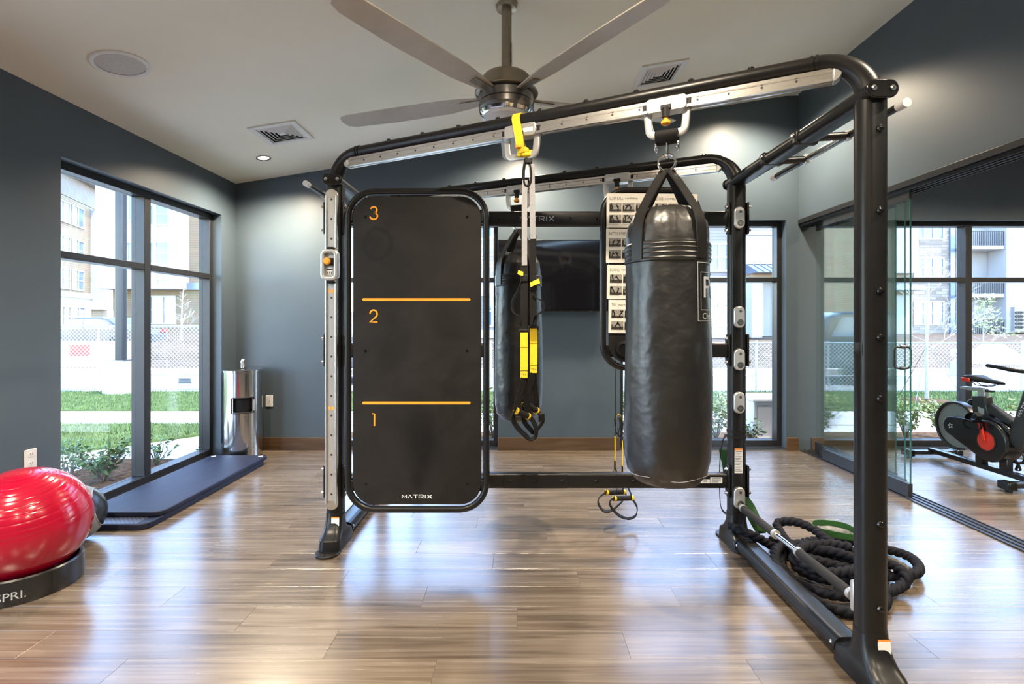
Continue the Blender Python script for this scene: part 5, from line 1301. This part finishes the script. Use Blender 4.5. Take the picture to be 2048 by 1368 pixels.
# ================================================================== OUTSIDE
rnd = random.Random(21)
mb = MB(); mb.box(-70, 70, -40, 14.3, -0.30, -0.14)
tag(mb.build('ground', 'asphalt', smooth=0), 'pale concrete paving and street outside the windows', kind='structure')
mb = MB(); mb.add([(-90,14.3,-0.14),(90,14.3,-0.14),(90,27,0.42),(-90,27,0.42),(90,110,0.42),(-90,110,0.42)], [(0,1,2,3),(3,2,4,5)])
tag(mb.build('lot', 'dirt', smooth=0), 'bare earth building lot across the street', kind='structure')
mb = MB(); mb.box(-70, 70, 14.0, 14.3, -0.14, 0.02)
tag(mb.build('kerb', 'concrete', smooth=0), 'concrete kerb along the far side of the street', kind='structure')
def slab(name, poly, z0, z1, m, label, kind='structure'):
    return tag(MB().prism(poly, (0,0,z0), X_, Y_, Z_*(z1-z0)).build(name, m, smooth=0), label, kind=kind)
LAWN1 = [(-30,8.15),(30,8.15),(30,10.35),(-30,10.35)]
LAWN2 = [(-20,2.0),(-8.6,2.0),(-5.03,5.5),(-4.08,6.41),(-3.95,7.08),(-20,7.08)]
slab('walkway', [(-40,7.08),(40,7.08),(40,8.15),(-40,8.15)], -0.14, -0.115, 'concrete', 'white concrete walkway between the lawns')
slab('apron', [(-9,-3),(-3.16,-3),(-3.16,5.43),(8,5.43),(8,7.08),(-9,7.08)], -0.14, -0.13, 'concrete', 'white concrete apron round the building')
slab('lawn', LAWN1, -0.14, -0.10, 'grass_base', 'mown lawn strip along the fence')
slab('lawn', LAWN2, -0.14, -0.10, 'grass_base', 'mown lawn patch outside the left window')
slab('planting_bed', [(-2.6,5.44),(2.9,5.44),(2.9,6.35),(-2.6,6.35)], -0.14, -0.06, 'mulch', 'mulched planting bed outside the back windows')
slab('planting_bed', [(3.2,5.44),(7.4,5.44),(7.4,6.35),(3.2,6.35)], -0.14, -0.06, 'mulch', 'mulched planting bed outside the cycling room window')
slab('planting_bed', [(-4.15,2.6),(-3.17,2.6),(-3.17,5.1),(-4.15,5.1)], -0.14, -0.06, 'mulch', 'mulched planting bed outside the left window')
def inpoly(x, y, P):
    c = False
    for i in range(len(P)):
        (x0,y0),(x1,y1) = P[i-1], P[i]
        if (y0 > y) != (y1 > y) and x < (x1-x0)*(y-y0)/(y1-y0)+x0: c = not c
    return c
def blades(poly, n, x0, x1, y0, y1, label):
    vs, fs = [], []
    while len(fs) < n:
        x, y = rnd.uniform(x0, x1), rnd.uniform(y0, y1)
        if not inpoly(x, y, poly): continue
        a = rnd.uniform(0, PI); h = rnd.uniform(0.03, 0.06); w = 0.006; b = len(vs)
        lx, ly = rnd.uniform(-.02,.02), rnd.uniform(-.02,.02)
        vs += [(x-w*math.cos(a), y-w*math.sin(a), -0.101), (x+w*math.cos(a), y+w*math.sin(a), -0.101), (x+lx, y+ly, -0.10+h)]
        fs.append((b, b+1, b+2))
    tag(MB().add(vs, fs).build('grass', 'grass_blade', smooth=0), label, 'grass', kind='stuff')
blades(LAWN1, 42000, -11, 13, 8.15, 10.35, 'short green grass on the lawn strip along the fence')
blades(LAWN2, 16000, -10, -3.95, 4.4, 7.08, 'short green grass on the patch outside the left window')

# shrubs
def shrub(x, y, h, w, nst, nleaf, m, label, seed, ls=0.034):
    q = random.Random(seed); r = thing('shrub', (x, y, -0.07), label, 'shrub', 'shrubs in the planting beds')
    st, lf = MB(), MB(); tips = []
    for k in range(nst):
        a = q.uniform(0, 2*PI); e = Vector((x+math.cos(a)*w*q.uniform(.3,1), y+math.sin(a)*w*q.uniform(.3,1), -0.07+h*q.uniform(.55,1)))
        b = Vector((x, y, -0.08)); mid = b.lerp(e, .5)+Vector((q.uniform(-.03,.03), q.uniform(-.03,.03), h*.08))
        P = smooth_path([b, mid, e], 4); st.tube(P, [0.006-0.0045*i/(len(P)-1) for i in range(len(P))], 5); tips.append(P)
    for k in range(nleaf):
        P = q.choice(tips); c = P[q.randrange(len(P)//3, len(P))] + Vector((q.uniform(-1,1), q.uniform(-1,1), q.uniform(-.7,1)))*0.05
        u = Vector((q.uniform(-1,1), q.uniform(-1,1), q.uniform(-.4,.8))).normalized(); v = u.orthogonal().normalized(); v = (v*math.cos(k)+u.cross(v)*math.sin(k)); n = u.cross(v)
        L = ls*q.uniform(.7,1.2)
        lf.add([c-u*L, c-u*L*.1+v*L*.42+n*L*.12, c+u*L, c-u*L*.1-v*L*.42+n*L*.12], [(0,1,2),(0,2,3)])
    lf.build('foliage', m, r, smooth=0); st.build('stems', 'stem', r)
def bed(px, py, z=-0.07): return GR(px, py, z)
p = bed(205, 965); shrub(p.x, p.y, 0.36, 0.24, 16, 300, 'leaf', 'leafy green shrub outside the left window near the red ball', 1)
p = bed(140, 955); shrub(p.x, p.y, 0.26, 0.22, 10, 150, 'leaf', 'low leafy shrub at the left edge of the left window', 2)
p = bed(312, 930); shrub(p.x, p.y, 0.30, 0.14, 8, 70, 'leaf', 'sparse upright shrub right of the left window mullion', 3)
p = bed(405, 905); shrub(p.x, p.y, 0.14, 0.08, 5, 26, 'leaf', 'tiny sprig outside the left window by the steel can', 4)
for k, (px, py, h, w, n, m, lab) in enumerate(((985,893,.62,.28,360,'leaf_pale','pale green shrub seen beside the striking board'), (1255,893,.6,.25,260,'leaf_pale','pale green shrub seen left of the front punching bag'),
        (1432,893,.55,.28,380,'leaf_pale','pale green shrub seen between the front bag and far post'), (1505,893,.22,.22,90,'leaf','small sprigs outside by the gray utility box'),
        (1690,893,.52,.42,420,'leaf','dark green shrub seen through the glass doors'), (1812,893,.56,.28,420,'leaf_pale','pale green shrub beside the bike flywheel'), (1885,893,.46,.24,300,'leaf_pale','pale green shrub behind the bike flywheel'), (2035,893,.45,.3,240,'leaf_pale','pale green shrub behind the bike column'))):
    Yv = 5.95; shrub((px-CX)/F*Yv, Yv, h, w, 16, n, m, lab, 30+k)

# utility box by window 3
ub = thing('utility_box', (3.10, 6.45, -0.14), 'gray square utility box standing outside by the back window', 'utility box')
MB().box(2.95, 3.55, 6.25, 6.75, -0.14, 0.34).build('cabinet', 'concrete', ub, bev=0.01)
MB().box(2.93, 3.57, 6.23, 6.77, 0.34, 0.38).build('cap', 'concrete', ub, bev=0.01)
MB().box(2.99, 3.51, 6.242, 6.25, -0.08, 0.30).build('door_panel', 'facade_gray', ub)

# chain-link fence in two runs
def fence(x0, x1, y, z0, z1, label):
    r = thing('chain_link_fence', ((x0+x1)/2, y, z0), label, 'fence', 'chain link fences along the lawn')
    n = int((x1-x0)/2.6)
    for k in range(n+1):
        x = x0+(x1-x0)*k/n; MB().cyl((x,y,z0-0.05), (x,y,z1+0.04), 0.026, 10).build('post', 'galvanised', r)
    MB().cyl((x0,y,z1), (x1,y,z1), 0.019, 8).build('top_rail', 'galvanised', r)
    MB().cyl((x0,y,z0+0.34), (x1,y,z0+0.34), 0.012, 6).build('mid_wire', 'galvanised', r)
    mb = MB(); h = z1-z0-0.03; sp = 0.085; w = 0.0028
    x = x0-h
    while x < x1:
        for sg in (1, -1):
            a, b = (x, x+h) if sg > 0 else (x+h, x)
            za, zb = z0+0.03, z1
            aa, bb = max(x0, min(x1, a)), max(x0, min(x1, b))
            if abs(bb-aa) > 0.02:
                ta, tb = (aa-a)/(b-a), (bb-a)/(b-a)
                mb.sweep([(aa, y+sg*0.003, za+(zb-za)*ta), (bb, y+sg*0.003, za+(zb-za)*tb)], [(-w,-w),(w,-w),(w,w),(-w,w)], up=(0,1,0), caps=False)
        x += sp
    tag(mb.build('wire_mesh', 'galvanised', r, smooth=0), kind='stuff')
fence(-14.5, -3.8, 10.9, -0.14, 1.25, 'chain link fence seen through the left window')
fence(-3.4, 13.5, 10.6, -0.14, 0.90, 'lower chain link fence seen through the back windows')

# lamp post on a concrete footing
lpx = (242-CX)/F*10.2
lp_ = thing('lamp_post', (lpx, 10.2, -0.12), 'square gray lamp post on a round concrete footing', 'lamp post')
MB().lathe([(0.30,-0.14),(0.30,0.50),(0.285,0.54),(0,0.54)], (lpx, 10.2, 0), n=36).build('footing', 'concrete', lp_)
MB().box(lpx-0.16, lpx+0.16, 10.04, 10.36, 0.54, 0.57).build('base_plate', 'dark_steel', lp_)
MB().sweep([Vector((lpx,10.2,0.56)), Vector((lpx,10.2,6.2))], rrect(0.15, 0.15, 0.02, 3), up=(0,1,0)).build('pole', 'frame_metal', lp_)
MB().box(lpx-0.15, lpx+0.55, 10.05, 10.35, 6.15, 6.27).build('lamp_head', 'frame_metal', lp_, bev=0.02)

# trees
def tree(x, y, z, h, seed, m, label, leafy=None, spread=0.55, lev=3, nl=0, r0=None):
    q = random.Random(seed); r = thing('tree', (x, y, z), label, 'tree', 'young street trees')
    base = Vector((x,y,z-0.03)); top = base + Vector((0.03*h, 0, h))
    r0 = r0 or h*0.012
    MB().tube(smooth_path([base, base.lerp(top,.5)+Vector((-0.015*h,0,0)), top], 5), [r0*(1-0.85*i/10) for i in range(11)], 8).build('trunk', m, r)
    mb = MB(); ends = []
    def branch(p, d, L, rad, n):
        P = [p, p+d*L*.5+Vector((q.uniform(-.06,.06),q.uniform(-.06,.06),q.uniform(0,.05)))*L, p+d*L+Vector((0,0,.12*L))]
        mb.tube(P, [rad*.6, rad*.42, rad*.22], 4); ends.append(P[2]); ends.append(P[1])
        if n > 0:
            for _ in range(q.randint(4,6)):
                t = q.uniform(.35,1); nd = (d + Vector((q.uniform(-1,1),q.uniform(-1,1),q.uniform(-.35,.8)))*.75).normalized()
                branch(p.lerp(P[2], t), nd, L*q.uniform(.38,.6), rad*.55, n-1)
    nb = 14
    for k in range(nb):
        t = 0.34+0.64*k/nb; a = k*2.4+q.uniform(-.4,.4)
        branch(base.lerp(top, t), Vector((math.cos(a), math.sin(a), 0.25+0.6*t)).normalized(), h*spread*(1.05-t)*q.uniform(.7,1)*.8, r0*.4*(1.2-t), lev-1)
    mb.build('branches', m, r, smooth=0)
    if leafy:
        lf = MB()
        for k in range(nl):
            c = q.choice(ends)+Vector((q.uniform(-1,1),q.uniform(-1,1),q.uniform(-1,1)))*.08*h; u = Vector((q.uniform(-1,1),q.uniform(-1,1),q.uniform(-1,1))).normalized(); v = u.orthogonal().normalized(); L = .022*h
            lf.add([c-u*L, c+v*L*.5, c+u*L, c-v*L*.5], [(0,1,2,3)])
        lf.build('foliage', leafy, r, smooth=0)
    return r
t1 = tree(7.4, 9.05, -0.10, 2.85, 5, 'bark_pale', 'bare pale young tree staked on the lawn behind the exercise bike', spread=0.62)
for ex, ey in ((6.95, 8.75), (7.9, 8.8), (7.3, 9.6)):
    MB().tube([(7.42, 9.05, 0.95), (ex, ey, -0.10)], 0.006, 5).build('guy_wire', 'dark_steel', t1)
MB().lathe([(0.42,-0.10),(0.35,-0.07),(0.1,-0.055),(0,-0.055)], (7.4,9.05,0), n=24).build('mulch_ring', 'mulch', t1)
tx = (363-CX)/F*22; tree(tx, 22, 0.15, 2.75, 9, 'bark_pale', 'bare white young tree before the white building in the left window', spread=0.5, r0=0.05)
tx = (2020-CX)/F*14; tree(tx, 14.8, 0.0, 2.1, 12, 'bark_pale', 'small green leafed young tree at the right edge', leafy='leaf_pale', nl=420, spread=0.5)

# signs, barrier, earth heaps, cars
def sign(px, py, Y, w, h, m, txt, label, zoff=0):
    c = W(px, py, Y); r = thing('fence_sign', c, label, 'sign')
    MB().box(c.x-w/2, c.x+w/2, Y-0.006, Y+0.006, c.z-h/2, c.z+h/2).build('panel', m, r)
    mb = MB(); n = len(txt)
    for k, t in enumerate(txt):
        hh_ = h*0.8/n*0.7; put_text(mb, t, (c.x, Y-0.0075, c.z+h*0.42-(k+1)*h*0.84/n+h*0.03), X_, Z_, hh_, w*0.86)
    if txt: mb.build('lettering', 'ink_dark', r, smooth=0)
    return r
sign(1917, 705, 10.57, 0.34, 0.15, 'sign_white', ['NATION'], 'white fence sign lettered NATION behind the bike')
sign(1914, 736, 10.575, 0.30, 0.30, 'sign_blue', [], 'pale blue panel hung on the fence below the lettered sign')
def plaque(px, py, label):
    r = sign(px, py, 10.585, 0.28, 0.13, 'facade_gray', [], label)
    c = W(px, py, 10.585); mb = MB(); q = random.Random(int(px))
    for row in range(3):
        x = c.x-0.125
        while x < c.x+0.115:
            w = q.uniform(.008,.022); mb.box(x, x+w, 10.577, 10.580, c.z+0.028-row*0.034, c.z+0.05-row*0.034); x += w+0.007
    mb.build('lettering', 'ink_dark', r, smooth=0)
plaque(370, 762, 'small dark lettered plaque on the fence in the left window')
plaque(1870, 787, 'small dark lettered plaque low on the fence behind the bike')
ba = thing('concrete_barrier', (-14.2, 16, -0.05), 'long white concrete barrier beyond the fence in the left window', 'barrier')
MB().prism([(-.3,0),(.3,0),(.26,.12),(.12,.35),(.09,.82),(-.09,.82),(-.12,.35),(-.26,.12)], (-16.2,16,-0.09), Y_, Z_, (4.2,0,0)).build('block', 'facade_white', ba, bev=0.01)
MB().box(-14.25, -13.6, 15.88, 15.90, 0.12, 0.62).build('painted_patch', 'tail_red', ba)
def heap(px, py, Y, w, h, m, label, seed):
    q = random.Random(seed); c = W(px, py, Y); mb = MB(); N, K = 18, 7
    vs = [(c.x, c.y, c.z+h)]; fs = []
    for i in range(1, K+1):
        for k in range(N):
            a = 2*PI*k/N; rr = w*i/K*(1+q.uniform(-.12,.12)); vs.append((c.x+rr*math.cos(a), c.y+rr*.6*math.sin(a), c.z+h*(1-(i/K)**1.3)+(q.uniform(-.1,.1)*h if i < K else -0.2)))
    for k in range(N): fs.append((0, 1+k, 1+(k+1)%N))
    for i in range(K-1):
        for k in range(N): fs.append((1+i*N+k, 1+(i+1)*N+k, 1+(i+1)*N+(k+1)%N, 1+i*N+(k+1)%N))
    tag(mb.add(vs, fs).build('earth_heap', m, loc=(c.x, c.y, c.z), smooth=60), label, 'earth heap', 'heaps on the building lot')
heap(345, 708, 19, 2.2, .55, 'dirt', 'low earth heap beside the bare tree in the left window', 1)
heap(1985, 728, 17, 1.3, .75, 'facade_white', 'white covered heap right of the bike window mullion', 2)
heap(1865, 730, 20, 2.4, .45, 'dirt', 'low earth heap behind the bare tree and bike', 3)
heap(1515, 728, 18, 1.6, .55, 'dirt', 'brown earth heap seen right of the far post', 4)
def car(x, y, z, L, H, Wd, m, label, kind):
    r = thing('car', (x, y, z), label, 'car', 'parked cars')
    if kind == 'suv': o = [(-.5,.22),(-.49,.55),(-.46,.60),(-.30,.63),(-.20,.95),(-.14,1.0),(.40,1.0),(.47,.92),(.50,.58),(.50,.22)]
    else: o = [(-.5,.24),(-.495,.46),(-.46,.54),(-.24,.60),(-.10,.95),(-.03,1.0),(.16,1.0),(.24,.95),(.38,.66),(.47,.62),(.50,.50),(.50,.24)]
    MB().prism([(a*L, b*H) for a, b in o], (x, y-Wd/2, z), X_, Z_, (0,Wd,0)).build('body', m, r, bev=0.06, seg=3)
    g = [(-.17,.66),(-.115,.92),(-.03,.945),(.15,.945),(.21,.90),(.30,.68)] if kind != 'suv' else [(-.24,.66),(-.165,.92),(.38,.93),(.44,.66)]
    for sy in (-1, 1):
        w_ = MB().prism([(a*L, b*H) for a, b in g], (x, y+sy*(Wd/2-0.01), z), X_, Z_, (0,sy*0.022,0)).build('side_glass', 'far_glass', r)
        MB().box(x+0.02*L, x+0.035*L, y+sy*(Wd/2)-0.016, y+sy*(Wd/2)+0.016, z+.66*H, z+.94*H).build('pillar', m, w_)
    for sx in (-.31, .31):
        for sy in (-1, 1):
            cc = Vector((x+sx*L, y+sy*(Wd/2-0.09), z+0.33)); wh = MB().lathe([(0.20,0.10),(0.30,0.11),(0.33,0.08),(0.33,-0.08),(0.30,-0.11),(0.20,-0.10)], cc, Y_, 24).build('wheel', 'rubber', r)
            MB().lathe([(0.20,0.0),(0.19,0.09),(0.05,0.07),(0,0.07)], cc, (0,sy,0), 16).build('hub', 'silver_paint', wh)
    for sy in (-1, 1): MB().box(x+L*.5-.10, x+L*.5+.012, y+sy*(Wd/2-.14)-.13, y+sy*(Wd/2-.14)+.13, z+.56*H, z+.66*H).build('tail_lamp', 'tail_red', r)
    return r
car(-17.6, 21, 0.12, 4.5, 1.42, 1.8, 'car_paint', 'dark sedan parked beyond the fence in the left window', 'sedan')
car(-3.4, 12.6, -0.12, 4.6, 1.70, 1.9, 'car_paint', 'dark sport utility car mirrored in the glass doors', 'suv')

# buildings
def far_window(r, Y, x0, x1, z0, z1, cols=2, rows=2, d=(1,0,0), o=None):
    """white-framed window on a facade; o + s*d runs along the wall, n points to the street"""
    d = Vector(d); o = Vector(o) if o is not None else Vector((0,Y,0)); n = Vector((d.y,-d.x,0))
    t = 0.10
    f = MB()
    for a, b, c, e in ((x0-t,x1+t,z1,z1+t),(x0-t,x1+t,z0-t,z0),(x0-t,x0,z0,z1),(x1,x1+t,z0,z1)):
        f.obox(o + d*((a+b)/2) + Z_*((c+e)/2) + n*0.03, d*((b-a)/2), n*0.05, Z_*((e-c)/2))
    for k in range(1, cols): xx = x0+(x1-x0)*k/cols; f.obox(o + d*xx + Z_*((z0+z1)/2) + n*0.03, d*0.06, n*0.045, Z_*((z1-z0)/2))
    for k in range(1, rows): zz = z0+(z1-z0)*k/rows; f.obox(o + d*((x0+x1)/2) + Z_*zz + n*0.025, d*((x1-x0)/2), n*0.03, Z_*0.035)
    w = f.build('window', 'facade_trim', r, smooth=0)
    MB().obox(o + d*((x0+x1)/2) + Z_*((z0+z1)/2) + n*0.012, d*((x1-x0)/2), n*0.008, Z_*((z1-z0)/2)).build('pane', 'far_glass', w, smooth=0)
def pxr(Y, p0, p1, y0, y1): return ((p0-CX)/F*Y, (p1-CX)/F*Y, CH-(y1-CY)/F*Y, CH-(y0-CY)/F*Y)
def blk(r, Y, p0, p1, y0, y1, nm, m, out=0.0, thick=0.3):
    x0, x1, z0, z1 = pxr(Y, p0, p1, y0, y1); return MB().box(x0, x1, Y-out, Y-out+thick, z0, z1).build(nm, m, r, smooth=0)
# behind the rig: gray lap siding with white trim, metal canopy and doors
Y3 = 28.0
b3 = thing('apartment_building', (7, Y3, 0.4), 'gray sided apartment building with blue metal canopy seen through the back windows', 'building', 'apartment buildings')
MB().box(-4.5, 16.4, Y3, Y3+9, 0.3, 11.5).build('wall', 'siding_gray', b3, smooth=0)
blk(b3, Y3, 860, 1630, 553, 592, 'trim_band', 'facade_trim', 0.10)
blk(b3, Y3, 860, 1480, 660, 676, 'base_course', 'concrete', 0.12)
blk(b3, Y3, 1483, 1625, 474, 530, 'white_bay', 'facade_white', 0.5, 0.6)
for px in (1514.5, 1545, 1575): blk(b3, Y3, px-.6, px+.6, 480, 530, 'panel_joint', 'facade_gray', 0.51, 0.02)
blk(b3, Y3, 1483, 1625, 466, 474, 'bay_cornice', 'facade_trim', 0.7, 0.8)
x0, x1, za, zb_ = pxr(Y3, 1484, 1622, 531, 547)
cn = MB().prism([(0,za),(0,za-0.10),(1.3,za-0.10)][::-1] + [(0.0,zb_)], (x0, Y3-0.5, 0), (0,-1,0), Z_, (x1-x0,0,0)).build('canopy', 'roof_metal', b3, smooth=0)
k = x0
while k < x1:
    MB().sweep([Vector((k, Y3-0.52, zb_+0.01)), Vector((k, Y3-1.78, za-0.07))], rrect(0.04, 0.06, 0.005, 1), up=(0,0,1)).build('canopy_seam', 'roof_metal', cn, smooth=0); k += 0.36
blk(b3, Y3, 1486, 1620, 547, 562, 'canopy_beam', 'siding_wood', 1.0, 0.9)
blk(b3, Y3, 1487, 1507, 562, 674, 'pillar', 'facade_white', 1.0, 0.7)
gd = blk(b3, Y3, 1507, 1620, 562, 672, 'entrance_panels', 'facade_gray', 0.25, 0.3)
for px in (1520.5, 1539, 1560, 1580, 1600): blk(b3, Y3, px-1, px+1, 562, 672, 'batten', 'facade_trim', 0.30, 0.06)
for p0, p1, y0, y1 in ((1421,1453,490,540),(1421,1452,594,650),(972,998,430,474),(972,998,500,545),(972,998,594,650),(1262,1290,490,540),(1262,1290,594,650),(1421,1453,395,440)):
    a = pxr(Y3, p0, p1, y0, y1); far_window(b3, Y3, a[0], a[1], a[2], a[3], 2, 2)
blk(b3, Y3, 955, 1003, 478, 560, 'stone_pier', 'stone_veneer', 0.15)
# right: stone, balconies and a big white end wall
Y4 = 40.0
b4 = thing('apartment_building', (33, Y4, 0.3), 'stone and white apartment building with balconies behind the exercise bike', 'building', 'apartment buildings')
MB().box((1655-CX)/F*Y4, (2180-CX)/F*Y4, Y4, Y4+9, 0.2, 15).build('wall', 'stone_veneer', b4, smooth=0)
blk(b4, Y4, 1760, 1819, 380, 548, 'white_bay', 'facade_white', 0.9, 1.0)
blk(b4, Y4, 1764, 1815, 592, 674, 'porch', 'facade_white', 0.5, 0.6)
blk(b4, Y4, 1755, 1822, 574, 582, 'porch_roof', 'roof_metal', 1.4, 1.5)
blk(b4, Y4, 1898, 1907, 380, 670, 'downpipe', 'roof_metal', 0.15, 0.2)
blk(b4, Y4, 1911, 1973, 380, 668, 'balcony_recess', 'facade_gray', 0.05, 0.2)
for y0, y1 in ((470,497),(560,590),(640,668)):
    x0, x1, z0, z1 = pxr(Y4, 1911, 1972, y0, y1)
    sl_ = MB().box(x0, x1, Y4-1.5, Y4, z0-0.25, z0).build('balcony_slab', 'facade_trim', b4, smooth=0)
    for k in range(18): xx = x0+(x1-x0)*k/17; MB().box(xx-0.02, xx+0.02, Y4-1.48, Y4-1.44, z0, z1).build('baluster', 'frame_metal', sl_, smooth=0)
    MB().box(x0, x1, Y4-1.50, Y4-1.42, z1, z1+0.06).build('handrail', 'frame_metal', sl_, smooth=0)
blk(b4, Y4, 1974, 2180, 300, 664, 'end_wall', 'facade_white', 1.6, 1.7)
for y in (478, 515, 560, 603): blk(b4, Y4, 1974, 2180, y-.4, y+.4, 'wall_joint', 'facade_gray', 1.61, 0.02)
mt = blk(b4, Y4, 1982, 2031, 615, 662, 'meter_bank', 'facade_gray', 1.9, 0.3)
for i in range(4):
    for j in range(5): xx, _, zz, _ = pxr(Y4, 1985+i*3.4, 0, 0, 654-j*7); MB().cyl((xx, Y4-1.9, zz), (xx, Y4-2.0, zz), 0.10, 10).build('meter', 'frame_metal', mt)
for y0, y1 in ((447,477),(518,553),(605,648)):
    a = pxr(Y4, 1829, 1885, y0, y1); far_window(b4, Y4, a[0], a[1], a[2], a[3], 3, 2 if y0 > 500 else 1)
for y0, y1 in ((480,520),(590,648)):
    a = pxr(Y4, 1690, 1740, y0, y1); far_window(b4, Y4, a[0], a[1], a[2], a[3], 2, 2)
# left: white block with a wood-sided ground floor
Y2 = 40.0
b2_ = thing('apartment_building', (-30, Y2, 0.3), 'white bayed apartment building with wood sided ground floor in the left window', 'building', 'apartment buildings')
MB().box((226-CX)/F*Y2, (470-CX)/F*Y2, Y2, Y2+9, 0.2, 13.8).build('wall', 'siding_wood', b2_, smooth=0)
blk(b2_, Y2, 222, 378, 318, 580, 'white_bay', 'facade_white', 1.5, 1.6)
blk(b2_, Y2, 342, 343.5, 340, 580, 'bay_joint', 'facade_gray', 1.51, 0.02)
for y in (452, 482): blk(b2_, Y2, 222, 378, y-.5, y+.5, 'bay_joint', 'facade_gray', 1.51, 0.02)
blk(b2_, Y2, 378, 440, 566, 580, 'string_course', 'roof_metal', 0.3, 0.4)
Yw = Y2-1.5
for p0, p1, y0, y1, c_, r_ in ((313,337,408,449,1,2),(313,337,486,528,1,2),(313,337,538,557,1,1),(302,308,412,449,1,1),(302,308,486,526,1,1),(258,269,388,440,1,1),(256,269,486,520,1,1)):
    a = pxr(Yw, p0, p1, y0, y1); far_window(b2_, Yw, a[0], a[1], a[2], a[3], c_, r_)
a = pxr(Y2, 303, 350, 594, 646); far_window(b2_, Y2, a[0], a[1], a[2], a[3], 2, 2)
# far left: wood-sided wing turned to the street, deep eaves
P0 = Vector((-40.8, 46.0, 0)); d1 = Vector((-0.361, 1, 0)).normalized()
b1 = thing('apartment_building', P0, 'wood sided apartment wing with dark eaves at the left edge of the left window', 'building', 'apartment buildings')
nn_ = Vector((d1.y, -d1.x, 0))
def b1blk(s0, s1, z0, z1, nm, m, out=0.0, thick=0.3): return MB().obox(P0 + d1*((s0+s1)/2) + Z_*((z0+z1)/2) + nn_*(out-thick/2), d1*((s1-s0)/2), nn_*(thick/2), Z_*((z1-z0)/2)).build(nm, m, b1, smooth=0)
b1blk(-14, 7, 0.3, 14.6, 'wall', 'siding_wood', 0, 9)
b1blk(-15, 7.5, 14.6, 15.1, 'eaves', 'facade_gray', 1.2, 10)
b1blk(-14, 7, 12.6, 14.6, 'frieze', 'siding_gray', 0.05, 0.1)
b1blk(-14, 7, 3.6, 4.1, 'string_course', 'facade_gray', 0.15, 0.2)
b1blk(3.2, 6.6, 2.6, 12.4, 'white_bay', 'facade_white', 1.0, 1.0)
b1blk(-14, 3.2, 0.3, 3.6, 'ground_floor', 'facade_trim', 0.06, 0.1)
for z in (10.5, 7.4, 4.6, 1.2):
    for s in (-5.5, -2.0, 0.6): far_window(b1, 0, s-1.0, s+1.0, z-0.2, z+1.5, 2, 2 if z < 10 else 1, d=d1, o=P0+nn_*(0.0 if z > 4 else 0.06))
for z in (10.2, 7.6, 4.3): far_window(b1, 0, 5.3, 6.2, z, z+1.3, 1, 1, d=d1, o=P0+nn_*1.0)
